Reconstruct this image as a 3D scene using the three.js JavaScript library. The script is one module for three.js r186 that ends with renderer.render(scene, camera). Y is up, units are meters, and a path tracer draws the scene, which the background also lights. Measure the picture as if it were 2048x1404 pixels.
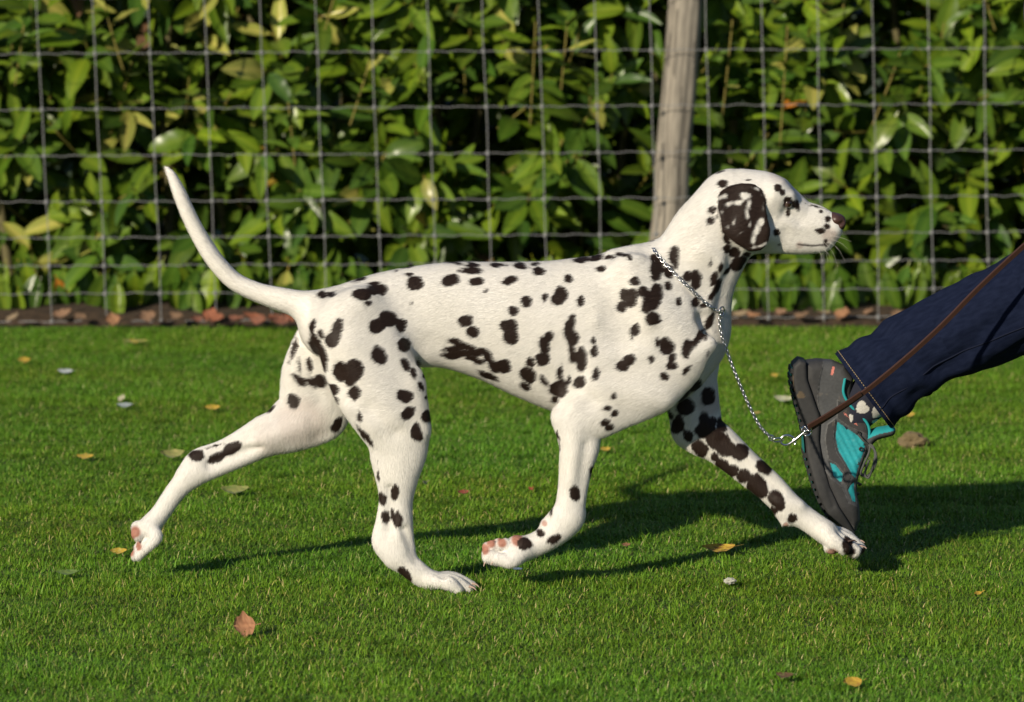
import * as THREE from 'three';
import { mergeGeometries } from 'three/addons/utils/BufferGeometryUtils.js';
import { ImprovedNoise } from 'three/addons/math/ImprovedNoise.js';

// ---------------------------------------------------------------- camera, sky, sun, exposure
const scene = new THREE.Scene();
const FPX = 8050, CAM_H = 1.27, CAM_D = 7, PITCH = Math.atan(982 / FPX);
const camera = new THREE.PerspectiveCamera(2 * Math.atan(702 / FPX) * 180 / Math.PI, 1024 / 702, 0.1, 900);
camera.position.set(0, CAM_H, CAM_D);
camera.rotation.x = -PITCH;
camera.focus = 7.02;
camera.userData.fStop = 6.2;
camera.updateMatrixWorld();
const SUN_AZ = 55 * Math.PI / 180, SUN_EL = 23 * Math.PI / 180;
const SUN = new THREE.Vector3(-Math.cos(SUN_EL) * Math.cos(SUN_AZ), Math.sin(SUN_EL), Math.cos(SUN_EL) * Math.sin(SUN_AZ));
{ // a clear late-afternoon sky
  const W = 256, H = 128, d = new Float32Array(W * H * 4);
  for (let j = 0; j < H; j++) for (let i = 0; i < W; i++) {
    const el = ((j + 0.5) / H - 0.5) * Math.PI, az = ((i + 0.5) / W - 0.5) * 2 * Math.PI;
    const v = new THREE.Vector3(Math.cos(el) * Math.cos(az), Math.sin(el), Math.cos(el) * Math.sin(az));
    const up = Math.max(0, v.y), t = Math.pow(1 - up, 3), c = Math.max(0, v.dot(SUN)), g = 0.45 * Math.pow(c, 6);
    const o = (j * W + i) * 4;
    d[o] = 0.22 + 0.42 * t + g * 1.0; d[o + 1] = 0.40 + 0.36 * t + g * 0.85; d[o + 2] = 0.78 + 0.12 * t + g * 0.6; d[o + 3] = 1;
  }
  const sky = new THREE.DataTexture(d, W, H, THREE.RGBAFormat, THREE.FloatType);
  sky.mapping = THREE.EquirectangularReflectionMapping; sky.magFilter = THREE.LinearFilter; sky.needsUpdate = true;
  scene.background = sky; scene.environment = sky;
  scene.backgroundIntensity = scene.environmentIntensity = 0.33;
}
const sun = new THREE.DirectionalLight(new THREE.Color(1, 0.89, 0.71), 4.6);
sun.position.copy(SUN).multiplyScalar(20); sun.castShadow = true; sun.shadow.radius = 2;
sun.shadow.mapSize.set(4096, 4096); sun.shadow.camera.left = sun.shadow.camera.bottom = -5; sun.shadow.camera.right = sun.shadow.camera.top = 5; sun.shadow.camera.far = 60;
scene.add(sun, sun.target);
const renderer = new THREE.WebGLRenderer({ antialias: true });
renderer.toneMapping = THREE.LinearToneMapping;
renderer.toneMappingExposure = 1.07;
renderer.shadowMap.enabled = true;

// ---------------------------------------------------------------- helpers
let seedState = 12345;
const rnd = () => { seedState = (seedState + 0x6d2b79f5) | 0; let t = Math.imul(seedState ^ (seedState >>> 15), 1 | seedState); t = (t + Math.imul(t ^ (t >>> 7), 61 | t)) ^ t; return ((t ^ (t >>> 14)) >>> 0) / 4294967296; };
const rr = (a, b) => a + (b - a) * rnd();
const perlin = new ImprovedNoise();
const noise = (x, y, z) => perlin.noise(x + 31.7, y + 12.3, z + 7.9);
const CP = Math.cos(PITCH), SP = Math.sin(PITCH);
// a measured place: the point of the upright plane z that lies behind picture position (px, py) of the 2048-wide photograph
function at(px, py, z = 0) {
  const u = (px - 1024) / FPX, v = -(py - 702) / FPX;
  const dx = u, dy = v * CP - SP, dz = -v * SP - CP;
  const t = (z - CAM_D) / dz;
  return new THREE.Vector3(dx * t, CAM_H + dy * t, z);
}
function onGround(px, py, y = 0) {
  const u = (px - 1024) / FPX, v = -(py - 702) / FPX;
  const dx = u, dy = v * CP - SP, dz = -v * SP - CP, t = (y - CAM_H) / dy;
  return new THREE.Vector3(dx * t, y, CAM_D + dz * t);
}
const mpp = (z) => (CAM_D - z) / FPX / CP;           // metres for one measured pixel at depth z
const used = new Map();
function numbered(n) { const k = used.get(n) || 0; used.set(n, k + 1); return k ? n + '_' + String(k).padStart(3, '0') : n; }
function shade(o) { o.castShadow = o.receiveShadow = true; return o; }
function thing(name, label, category, group) {
  const o = new THREE.Group(); o.name = numbered(name); o.userData = { label, category };
  if (group) o.userData.group = group;
  scene.add(o); return o;
}
function part(name, geo, mat, parent) { const m = shade(new THREE.Mesh(geo, mat)); m.name = name; parent.add(m); return m; }
function single(name, geo, mat, label, category, group) {
  const m = shade(new THREE.Mesh(geo, mat)); m.name = numbered(name); m.userData = { label, category };
  if (group) m.userData.group = group;
  scene.add(m); return m;
}
const std = (r, g, b, rough = 0.8, o = {}) => new THREE.MeshStandardMaterial({ color: new THREE.Color().setRGB(r, g, b), roughness: rough, ...o });
const phys = (r, g, b, rough = 0.8, o = {}) => new THREE.MeshPhysicalMaterial({ color: new THREE.Color().setRGB(r, g, b), roughness: rough, side: THREE.DoubleSide, ...o });
const lerp = (a, b, t) => a + (b - a) * t, clamp = (x, a, b) => x < a ? a : x > b ? b : x;
const sstep = (a, b, x) => { const t = clamp((x - a) / (b - a), 0, 1); return t * t * (3 - 2 * t); };
function grid(nu, nv, f, uvf) {                       // a sheet of (nu+1)(nv+1) points
  const p = [], uv = [], ix = [];
  for (let j = 0; j <= nv; j++) for (let i = 0; i <= nu; i++) { const q = f(i / nu, j / nv); p.push(q.x, q.y, q.z); const w = uvf ? uvf(i / nu, j / nv) : [i / nu, j / nv]; uv.push(w[0], w[1]); }
  for (let j = 0; j < nv; j++) for (let i = 0; i < nu; i++) { const a = j * (nu + 1) + i; ix.push(a, a + 1, a + nu + 2, a, a + nu + 2, a + nu + 1); }
  const g = new THREE.BufferGeometry();
  g.setAttribute('position', new THREE.Float32BufferAttribute(p, 3)); g.setAttribute('uv', new THREE.Float32BufferAttribute(uv, 2)); g.setIndex(ix); g.computeVertexNormals(); return g;
}
function tubeAlong(pts, rad, nt, nr, closed = false) { // a tube with a radius that may change along it
  const c = new THREE.CatmullRomCurve3(pts, closed, 'centripetal'), g = new THREE.TubeGeometry(c, nt, 1, nr, closed), P = g.attributes.position, N = g.attributes.normal;
  for (let i = 0; i <= nt; i++) { const r = typeof rad === 'function' ? rad(i / nt) : rad, q = c.getPointAt(i / nt); for (let j = 0; j <= nr; j++) { const k = i * (nr + 1) + j; P.setXYZ(k, q.x + N.getX(k) * r, q.y + N.getY(k) * r, q.z + N.getZ(k) * r); } }
  return g;
}

// ---------------------------------------------------------------- implicit bodies: bones with radii joined smoothly, meshed on a sparse grid
const smin = (a, b, k) => { const h = k - Math.abs(a - b); return (a < b ? a : b) - (h > 0 ? h * h / (4 * k) : 0); };
class Body {
  constructor() { this.groups = []; this.bumps = []; }
  group(k, kout) { const g = { k, kout, prims: [] }; this.groups.push(g); return g; }
  // stations: [px, py, radius px, z metres, lateral scale]
  chain(g, st) { // one limb: the stations are joined by a smooth curve, finely cut, so that radii flow
    const n = st.length, S = st.map(([x, y, r, z = 0, s = 1]) => { const p = at(x, y, z); return [p.x, p.y, p.z, r * mpp(z), s]; }), Q = [], sub = n > 2 ? 6 : 1;
    const cr = (a, b, c, d, t) => { const m0 = (c - a) / 2, m1 = (d - b) / 2, t2 = t * t, t3 = t2 * t; return (2 * t3 - 3 * t2 + 1) * b + (t3 - 2 * t2 + t) * m0 + (3 * t2 - 2 * t3) * c + (t3 - t2) * m1; };
    for (let i = 0; i + 1 < n; i++) for (let k = 0; k < sub; k++) Q.push(S[i].map((v, c) => cr(i ? S[i - 1][c] : 2 * v - S[i + 1][c], v, S[i + 1][c], i + 2 < n ? S[i + 2][c] : 2 * S[i + 1][c] - v, k / sub)));
    Q.push(S[n - 1]);
    const id = {};
    for (let i = 0; i + 1 < Q.length; i++) this.bone(g, new THREE.Vector3(...Q[i]), new THREE.Vector3(...Q[i + 1]), Q[i][3], Q[i + 1][3], Q[i][4], Q[i + 1][4], id);
    return g;
  }
  bone(g, a, b, ra, rb, sa = 1, sb = 1, limb = {}) {
    const d = b.clone().sub(a), L2 = Math.max(d.lengthSq(), 1e-12), c = a.clone().add(b).multiplyScalar(0.5);
    const ax = a.x, ay = a.y, az = a.z, ux = d.x, uy = d.y, uz = d.z, dr = rb - ra, ds = sb - sa;
    g.prims.push({ c, limb, r: Math.sqrt(L2) / 2 + Math.max(ra * Math.max(sa, 1), rb * Math.max(sb, 1)), f(x, y, z) {
      const px = x - ax, py = y - ay, pz = z - az; let t = (px * ux + py * uy + pz * uz) / L2; t = t < 0 ? 0 : t > 1 ? 1 : t;
      const s = sa + ds * t, qx = px - ux * t, qy = py - uy * t, qz = (pz - uz * t) / s;
      return (Math.sqrt(qx * qx + qy * qy + qz * qz) - ra - dr * t) * (s < 1 ? Math.sqrt(s) : 1);
    } });
  }
  custom(g, c, r, f) { g.prims.push({ c, r, f, limb: {} }); }
  bump(a, b, sig, amp) { // a soft ridge (amp > 0) or groove (amp < 0) along a-b, metres
    const d = b.clone().sub(a), L2 = Math.max(d.lengthSq(), 1e-12), c = a.clone().add(b).multiplyScalar(0.5), ax = a.x, ay = a.y, az = a.z, ux = d.x, uy = d.y, uz = d.z, i2 = 0.5 / (sig * sig);
    this.bumps.push({ c, r: Math.sqrt(L2) / 2 + 3 * sig, f(x, y, z) { const px = x - ax, py = y - ay, pz = z - az; let t = (px * ux + py * uy + pz * uz) / L2; t = t < 0 ? 0 : t > 1 ? 1 : t; const qx = px - ux * t, qy = py - uy * t, qz = pz - uz * t; const e = (qx * qx + qy * qy + qz * qz) * i2; return e < 4.5 ? amp * Math.exp(-e) : 0; } });
  }
  near(x, y, z, m) {
    const gs = [], bs = [];
    for (const g of this.groups) { const l = g.prims.filter((p) => { const dx = p.c.x - x, dy = p.c.y - y, dz = p.c.z - z, R = p.r + m; return dx * dx + dy * dy + dz * dz < R * R; }); if (l.length) gs.push({ k: g.k, kout: g.kout, prims: l }); }
    for (const p of this.bumps) { const dx = p.c.x - x, dy = p.c.y - y, dz = p.c.z - z, R = p.r + m; if (dx * dx + dy * dy + dz * dz < R * R) bs.push(p); }
    return { gs, bs };
  }
  value(l, x, y, z) {
    let D = 1e3;
    for (const g of l.gs) { let d = 1e3, e = 1e3, last = null; for (const p of g.prims) { const v = p.f(x, y, z); if (p.limb === last) { if (v < e) e = v; } else { if (last) d = d > 100 ? e : smin(d, e, g.k); e = v; last = p.limb; } } d = d > 100 ? e : smin(d, e, g.k); D = D > 100 ? d : smin(D, d, g.kout); }
    for (const p of l.bs) D -= p.f(x, y, z);
    return D;
  }
  mesh(lo, hi, h, smooth = 3) {
    const nx = Math.ceil((hi.x - lo.x) / h / 8) * 8, ny = Math.ceil((hi.y - lo.y) / h / 8) * 8, nz = Math.ceil((hi.z - lo.z) / h / 8) * 8, X = nx + 1, Y = ny + 1, Z = nz + 1;
    const F = new Float32Array(X * Y * Z).fill(1), B = 8 * h, rad = B * 0.9, id = (i, j, k) => (k * Y + j) * X + i, lists = new Map();
    for (let bk = 0; bk < nz; bk += 8) for (let bj = 0; bj < ny; bj += 8) for (let bi = 0; bi < nx; bi += 8) {
      const cx = lo.x + (bi + 4) * h, cy = lo.y + (bj + 4) * h, cz = lo.z + (bk + 4) * h, l = this.near(cx, cy, cz, rad + 0.03);
      if (!l.gs.length) continue;
      const d = this.value(l, cx, cy, cz), skip = d > rad * 1.6 + 0.006 ? 1 : d < -rad * 1.6 - 0.006 ? -1 : 0;
      if (!skip) lists.set(id(bi, bj, bk), l);
      for (let k = bk; k <= bk + 8; k++) for (let j = bj; j <= bj + 8; j++) for (let i = bi; i <= bi + 8; i++) { const q = id(i, j, k); if (!skip) F[q] = this.value(l, lo.x + i * h, lo.y + j * h, lo.z + k * h); else if (F[q] === 1) F[q] = skip; }
    }
    // surface nets
    const V = new Int32Array(X * Y * Z).fill(-1), P = [], L = [], IX = [], off = [0, 1, X, X + 1, X * Y, X * Y + 1, X * Y + X, X * Y + X + 1], cor = off.map((_, n) => [n & 1, (n >> 1) & 1, n >> 2]);
    const edges = [[0, 1], [2, 3], [4, 5], [6, 7], [0, 2], [1, 3], [4, 6], [5, 7], [0, 4], [1, 5], [2, 6], [3, 7]];
    for (const [key, l] of lists) {
      const bi = key % X, bj = Math.floor(key / X) % Y, bk = Math.floor(key / X / Y);
      for (let k = bk; k < bk + 8; k++) for (let j = bj; j < bj + 8; j++) for (let i = bi; i < bi + 8; i++) {
        const q = id(i, j, k); let m = 0; for (let n = 0; n < 8; n++) if (F[q + off[n]] < 0) m++;
        if (!m || m === 8) continue;
        let sx = 0, sy = 0, sz = 0, c = 0;
        for (const [a, b] of edges) { const fa = F[q + off[a]], fb = F[q + off[b]]; if ((fa < 0) === (fb < 0)) continue; const t = fa / (fa - fb); sx += lerp(cor[a][0], cor[b][0], t); sy += lerp(cor[a][1], cor[b][1], t); sz += lerp(cor[a][2], cor[b][2], t); c++; }
        V[q] = P.length / 3; P.push(lo.x + (i + sx / c) * h, lo.y + (j + sy / c) * h, lo.z + (k + sz / c) * h); L.push(l);
      }
    }
    const quad = (a, b, c, d, flip) => { if (a < 0 || b < 0 || c < 0 || d < 0) return; if (flip) IX.push(a, c, b, a, d, c); else IX.push(a, b, c, a, c, d); };
    for (let k = 1; k < nz; k++) for (let j = 1; j < ny; j++) for (let i = 1; i < nx; i++) {
      const q = id(i, j, k); if (V[q] < 0) continue; const f = F[q] < 0;
      if (f !== F[q + 1] < 0) quad(V[q], V[q - X], V[q - X - X * Y], V[q - X * Y], !f);
      if (f !== F[q + X] < 0) quad(V[q], V[q - X * Y], V[q - 1 - X * Y], V[q - 1], !f);
      if (f !== F[q + X * Y] < 0) quad(V[q], V[q - 1], V[q - 1 - X], V[q - X], !f);
    }
    const n = P.length / 3, N = new Float32Array(n * 3), e = h * 0.6;
    for (let v = 0; v < n; v++) {
      const l = L[v]; let x = P[v * 3], y = P[v * 3 + 1], z = P[v * 3 + 2], gx, gy, gz;
      for (let it = 0; it < 2; it++) {
        gx = this.value(l, x + e, y, z) - this.value(l, x - e, y, z); gy = this.value(l, x, y + e, z) - this.value(l, x, y - e, z); gz = this.value(l, x, y, z + e) - this.value(l, x, y, z - e);
        const g2 = (gx * gx + gy * gy + gz * gz) / (4 * e * e) || 1; if (it) break;
        const s = clamp(this.value(l, x, y, z) / g2, -h, h) / (2 * e); x -= gx * s; y -= gy * s; z -= gz * s;
      }
      const g = Math.hypot(gx, gy, gz) || 1; N[v * 3] = gx / g; N[v * 3 + 1] = gy / g; N[v * 3 + 2] = gz / g; P[v * 3] = x; P[v * 3 + 1] = y; P[v * 3 + 2] = z;
    }
    for (let it = 0; it < smooth; it++) { const S = Float32Array.from(N); for (let t = 0; t < IX.length; t += 3) for (let c = 0; c < 3; c++) { const a = IX[t + c] * 3, b = IX[t + (c + 1) % 3] * 3; for (let q = 0; q < 3; q++) { S[a + q] += N[b + q] * .5; S[b + q] += N[a + q] * .5; } } for (let v = 0; v < n * 3; v += 3) { const l = Math.hypot(S[v], S[v + 1], S[v + 2]) || 1; N[v] = S[v] / l; N[v + 1] = S[v + 1] / l; N[v + 2] = S[v + 2] / l; } }
    const g = new THREE.BufferGeometry();
    g.setAttribute('position', new THREE.Float32BufferAttribute(P, 3)); g.setAttribute('normal', new THREE.BufferAttribute(N, 3)); g.setIndex(IX);
    return g;
  }
  // the point of the surface met on the way from the lens through a measured picture position
  hit(px, py, z0 = 0.2) {
    const a = at(px, py, z0), d = at(px, py, z0 - 1).sub(a).normalize(); let t = 0;
    for (let i = 0; i < 200 && t < 0.5; i++) { const x = a.x + d.x * t, y = a.y + d.y * t, z = a.z + d.z * t, l = this.near(x, y, z, 0.06), v = l.gs.length ? this.value(l, x, y, z) : 0.03; if (v < 0.0006) return new THREE.Vector3(x, y, z); t += clamp(v * 0.7, 0.0005, 0.03); }
    return null;
  }
}
// ---------------------------------------------------------------- lawn
function pixelTexture(w, h, f, srgb = true) {
  const d = new Uint8Array(w * h * 4);
  for (let j = 0; j < h; j++) for (let i = 0; i < w; i++) { const c = f(i, j), o = (j * w + i) * 4; d[o] = clamp(c[0], 0, 1) * 255; d[o + 1] = clamp(c[1], 0, 1) * 255; d[o + 2] = clamp(c[2], 0, 1) * 255; d[o + 3] = 255; }
  const t = new THREE.DataTexture(d, w, h); t.wrapS = t.wrapT = THREE.RepeatWrapping; t.magFilter = THREE.LinearFilter; if (srgb) t.colorSpace = THREE.SRGBColorSpace; t.needsUpdate = true; return t;
}
{
  const thatch = pixelTexture(512, 512, (i, j) => { const n = noise(i * .11, j * .11, 1) + .6 * noise(i * .31, j * .31, 5) + .5 * (rnd() - .5); return [.20 + .07 * n, .27 + .10 * n, .09 + .03 * n]; });
  thatch.repeat.set(900, 900);
  const g = new THREE.PlaneGeometry(600, 600).rotateX(-Math.PI / 2);
  const lawn = shade(new THREE.Mesh(g, new THREE.MeshStandardMaterial({ map: thatch, roughness: 1 }))); lawn.name = 'lawn';
  lawn.userData = { kind: 'structure', label: 'flat mown green lawn under the trotting dog', category: 'lawn' }; scene.add(lawn);
  const soil = pixelTexture(256, 256, (i, j) => { const n = noise(i * .09, j * .09, 3) + .8 * noise(i * .3, j * .3, 8) + .8 * (rnd() - .5); return [.25 + .1 * n, .19 + .08 * n, .13 + .06 * n]; });
  soil.repeat.set(24, 3);
  const bed = shade(new THREE.Mesh(grid(240, 24, (u, v) => { const x = -6 + 12 * u, z = -3.97 - 1.5 * v; return new THREE.Vector3(x, v === 0 ? .002 : .012 + .022 * Math.sin(Math.min(1, v * 5) * 1.57) + .016 * noise(x * 9, z * 9, 2) + .01 * noise(x * 30, z * 30, 4), z + .03 * noise(x * 4, 1, 1)); }, (u, v) => [u, v]), new THREE.MeshStandardMaterial({ map: soil, roughness: 1, side: THREE.DoubleSide })));
  bed.name = 'soil_bed'; bed.userData = { kind: 'structure', label: 'strip of bare brown soil under the hedge', category: 'soil' }; scene.add(bed);
}
function bladeGeo(len, wid, bend, twist, yaw, x, z, lean) {
  const n = 3, p = [], nr = [], cy = Math.cos(yaw), sy = Math.sin(yaw);
  for (let i = 0; i <= n; i++) {
    const t = i / n, a = lean + bend * t, w = wid * (1 - Math.pow(t, 2.2)) * .5, h = len * t * (1 - .12 * bend * t), f = len * t * Math.sin(a) * .8, y = h * Math.cos(a * .8), ty = yaw + twist * t, c = Math.cos(ty), s = Math.sin(ty);
    const bx = x - sy * f, bz = z + cy * f;
    p.push([bx - c * w, y, bz - s * w], [bx + c * w, y, bz + s * w]);
  }
  return p;
}
const grassMat = phys(1, 1, 1, .5, { vertexColors: true, specularIntensity: .4 });
{
  const tufts = [], T = .09, F = .035;
  for (let v = 0; v < 10; v++) {
    const P = [], C = [], IX = [], count = Math.floor(T * T * 88000);
    for (let b = 0; b < count; b++) {
      // a square of turf whose blades thin out across its border, so that neighbours interlock
      const x = (rnd() - .5) * T + (rnd() - .5) * F, z = (rnd() - .5) * T + (rnd() - .5) * F, fine = rnd();
      const clump = .8 + .5 * noise(x * 20, v * 5, z * 20), len = (fine < .03 ? rr(.026, .036) : rr(.009, .022)) * clump, wid = fine > .92 ? rr(.002, .0028) : rr(.0009, .0018);
      const pts = bladeGeo(len, wid, rr(.2, 1.9), rr(-.9, .9), (rnd() + rnd() + rnd() - 1.5) * 3.4, x, z, rr(0, .8)), base = P.length / 3;
      const dry = rnd(), mix = rnd(), n = 1 + .35 * noise(x * 13, v * 3 + 40, z * 13), col = dry < .025 ? [.5, .44, .2] : dry < .09 ? [.28, .31, .07] : [lerp(.06, .155, mix) * n, lerp(.16, .29, mix) * n, lerp(.010, .021, mix) * n]; // each blade has one tone of its own
      for (let i = 0; i < pts.length; i++) { P.push(...pts[i]); C.push(...col); }
      for (let i = 0; i < 3; i++) { const q = base + i * 2; IX.push(q, q + 1, q + 3); if (i < 2) IX.push(q, q + 3, q + 2); }
    }
    const g = new THREE.BufferGeometry(); g.setAttribute('position', new THREE.Float32BufferAttribute(P, 3)); g.setAttribute('color', new THREE.Float32BufferAttribute(C, 3)); g.setIndex(IX); g.computeVertexNormals();
    tufts.push(g);
  }
  const spots = tufts.map(() => []), m = new THREE.Matrix4(), q = new THREE.Quaternion(), Y = new THREE.Vector3(0, 1, 0);
  let row = 0;
  for (let z = -3.88; z < 1.9; z += T, row++) for (let x = -3.6 + (row % 2) * T * .37; x < 4; x += T) {
    const n = noise(x * .9, 0, z * 5.5) + .6 * noise(x * 3.1, 3, z * 9), band = .38 * Math.sin(z / .27 * 6.283 + 2.6 * noise(x * .45, 11, z * .8)) + .55 * noise(x * .4, 21, z * 5.3), lie = band * 2.6 + rr(-.4, .4);
    spots[Math.floor(rnd() * tufts.length)].push([x + rr(-.006, .006), z + rr(-.006, .006), 1 + .14 * n + .42 * band, .7 * n + 2.4 * band, lie > 0 ? 0 : Math.PI]); // mown to and fro: rows lie towards or away
  }
  const turf = new THREE.Group(); turf.name = 'grass'; turf.userData = { kind: 'stuff', label: 'short mown grass blades covering the whole lawn', category: 'grass' }; scene.add(turf);
  spots.forEach((l, v) => {
    const im = shade(new THREE.InstancedMesh(tufts[v], grassMat, l.length)); im.name = 'blades'; im.userData = { kind: 'stuff' };
    l.forEach(([x, z, h, n, lie], i) => {
      q.setFromAxisAngle(Y, lie + rr(-.12, .12)); m.compose(new THREE.Vector3(x, 0, z), q, new THREE.Vector3(1, h, 1)); im.setMatrixAt(i, m);
      const w = 1 + .12 * n, yel = noise(x * 1.3, 9, z * 2.7); im.setColorAt(i, new THREE.Color().setRGB(w * (1 + .18 * yel), w, w * (1 - .1 * yel)));
    });
    turf.add(im);
  });
}
// ---------------------------------------------------------------- fence, post, hedge
const FZ = -4;
const galv = std(.27, .275, .28, .55, { metalness: .3 });
{
  const fence = thing('wire_fence', 'galvanised square mesh wire fence in front of the hedge', 'fence');
  // horizontal wires: heights measured at the left-hand stay; two more above the frame
  const rows = [644, 588, 532, 476, 404, 312, 219, 108].map((y) => at(100, y, FZ).y); rows.push(rows[7] + .152, rows[7] + .305);
  const slope = .0062, x0 = at(103, 645, FZ).x, step = .1517, lean = -.031, H = (x, k) => rows[k] + slope * (x - x0), top = rows[9];
  const stay = (i, y) => x0 + i * step + lean * (y - rows[0]) / 1 + .004 * noise(i * 3.3, y * 4, 1);
  for (let k = 0; k < rows.length; k++) {
    const pts = [];
    for (let i = -11; i <= 30; i++) { const a = stay(i, rows[k]); for (let j = 0; j < 6; j++) { const x = a + step * j / 6, wv = [0, .0012, -.0016, .0022, .0016, -.0008][j] * (1 + .6 * noise(i * 1.7, k, 2)); pts.push(new THREE.Vector3(x, H(x, k) + wv + .0015 * noise(x * 3, k * 5, 1), FZ + .002 * noise(i, k, j))); } }
    part('horizontal_wire', tubeAlong(pts, k === 0 || k === 9 ? .0015 : .0011, pts.length * 2, 6), galv, fence);
  }
  const coil = (() => { const l = []; for (let s = -1; s <= 1; s += 2) l.push(new THREE.TorusGeometry(.0050, .0017, 6, 12).rotateX(Math.PI / 2).translate(0, s * .003, 0)); l.push(new THREE.SphereGeometry(.0058, 10, 8).scale(1, 1.2, .8)); return mergeGeometries(l.map((g) => g.toNonIndexed())); })();
  for (let i = -11; i <= 31; i++) {
    const pts = []; for (let k = 0; k <= 40; k++) { const y = rows[0] - .028 + (top + .03 - rows[0]) * k / 40; pts.push(new THREE.Vector3(stay(i, y), y + slope * (stay(i, y) - x0), FZ + .0025)); }
    part('vertical_wire', tubeAlong(pts, .0014, 60, 6), galv, fence);
    for (let k = 0; k < rows.length; k++) { const x = stay(i, rows[k]); if (i < -5 || i > 22) { if (k > 8) continue; } const m = part('wire_knot', coil, galv, fence); m.position.set(x, H(x, k), FZ + .0012); m.rotation.z = rr(-.5, .5); m.rotation.y = rr(-.4, .4); }
  }
}
{ // the weathered stake behind the wire
  const zc = -4.075, pts = [[1318, 640], [1328, 520], [1340, 420], [1347, 300], [1359, 170], [1369, 40], [1376, -80], [1380, -220]].map(([x, y]) => at(x, y, zc));
  pts.unshift(new THREE.Vector3(pts[0].x - .01, -.1, zc));
  const c = new THREE.CatmullRomCurve3(pts), nt = 260, nr = 72, P = [], UV = [], C = [], IX = [];
  for (let i = 0; i <= nt; i++) {
    const q = c.getPointAt(i / nt), t = c.getTangentAt(i / nt), a = new THREE.Vector3(0, 0, 1).cross(t).normalize(), b = t.clone().cross(a).normalize();
    for (let j = 0; j <= nr; j++) {
      const w = j / nr * 6.28318, n = noise(Math.cos(w) * 2.2, q.y * 2.2, Math.sin(w) * 2.2), st = noise(Math.cos(w) * 14, q.y * 1.6, Math.sin(w) * 14), kn = noise(Math.cos(w) * 4 + 9, q.y * 7, Math.sin(w) * 4), r = .0475 + .0035 * n + .0022 * st + .0012 * noise(Math.cos(w) * 40, q.y * 4, Math.sin(w) * 40) - (i > nt - 2 ? .004 : 0);
      P.push(q.x + (a.x * Math.cos(w) + b.x * Math.sin(w)) * r, q.y + (a.y * Math.cos(w) + b.y * Math.sin(w)) * r, q.z + (a.z * Math.cos(w) + b.z * Math.sin(w)) * r); UV.push(j / nr, i / nt);
      const s = clamp(.5 + .55 * st + .35 * n, 0, 1), d = kn > .3 ? .5 : 1, e = 1 + .5 * noise(Math.cos(w) * 24, q.y * 6, Math.sin(w) * 24) + .35 * noise(Math.cos(w) * 9, q.y * 22, Math.sin(w) * 9); C.push(lerp(.15, .37, s) * d * e, lerp(.133, .33, s) * d * e, lerp(.11, .27, s) * d * e);
    }
  }
  for (let i = 0; i < nt; i++) for (let j = 0; j < nr; j++) { const a = i * (nr + 1) + j; IX.push(a, a + 1, a + nr + 2, a, a + nr + 2, a + nr + 1); }
  const ctr = P.length / 3, tp = c.getPointAt(1); P.push(tp.x, tp.y, tp.z); UV.push(.5, 1); C.push(.2, .16, .12); for (let j = 0; j < nr; j++) IX.push(ctr, nt * (nr + 1) + j, nt * (nr + 1) + j + 1);
  const g = new THREE.BufferGeometry(); g.setAttribute('position', new THREE.Float32BufferAttribute(P, 3)); g.setAttribute('uv', new THREE.Float32BufferAttribute(UV, 2)); g.setAttribute('color', new THREE.Float32BufferAttribute(C, 3)); g.setIndex(IX); g.computeVertexNormals();
  single('fence_post', g, std(1, 1, 1, .9, { vertexColors: true, side: THREE.DoubleSide }), 'weathered grey round wooden stake leaning behind the wire fence', 'post');
}
const leafGeos = [];
{
  for (const [fold, curl, wave] of [[.35, .5, .05], [.15, .9, .09], [.55, .25, .06], [.25, -.25, .07]]) {
    const nu = 4, nv = 8, P = [], C = [], UV = [], IX = [];
    for (let j = 0; j <= nv; j++) for (let i = 0; i <= nu; i++) {
      const t = j / nv, u = i / nu * 2 - 1, w = .2 * Math.pow(Math.sin(Math.PI * Math.min(1, Math.pow(t * .985 + .008, .85))), .72) * (t < .02 ? .25 : 1), x = u * w * Math.cos(fold), a = curl * (t - .25);
      let y = .1 + t * (1 - .08 * Math.abs(curl)), z = Math.abs(u) * w * Math.sin(fold) - curl * .35 * t * t + wave * w * Math.sin(t * 17 + (u > 0 ? 2 : 0)) * Math.abs(u);
      P.push(x, y, z); UV.push(i / nu, t); const rib = Math.abs(u) < .1 ? [1.5, 1.3, 1.6] : [1, 1, 1]; C.push(...rib);
    }
    for (let j = 0; j < nv; j++) for (let i = 0; i < nu; i++) { const a = j * (nu + 1) + i; IX.push(a, a + 1, a + nu + 2, a, a + nu + 2, a + nu + 1); }
    const b = P.length / 3; P.push(-.008, 0, 0, .008, 0, 0, -.006, .11, 0, .006, .11, 0); UV.push(0, 0, 1, 0, 0, 1, 1, 1); for (let k = 0; k < 4; k++) C.push(2.4, 1.6, 1.6); IX.push(b, b + 1, b + 3, b, b + 3, b + 2);
    const g = new THREE.BufferGeometry(); g.setAttribute('position', new THREE.Float32BufferAttribute(P, 3)); g.setAttribute('uv', new THREE.Float32BufferAttribute(UV, 2)); g.setAttribute('color', new THREE.Float32BufferAttribute(C, 3)); g.setIndex(IX); g.computeVertexNormals();
    leafGeos.push(g);
  }
}
const leafMat = phys(1, 1, 1, .72, { vertexColors: true, transmission: .2, clearcoat: .5, clearcoatRoughness: .28, specularIntensity: .3 });
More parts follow.
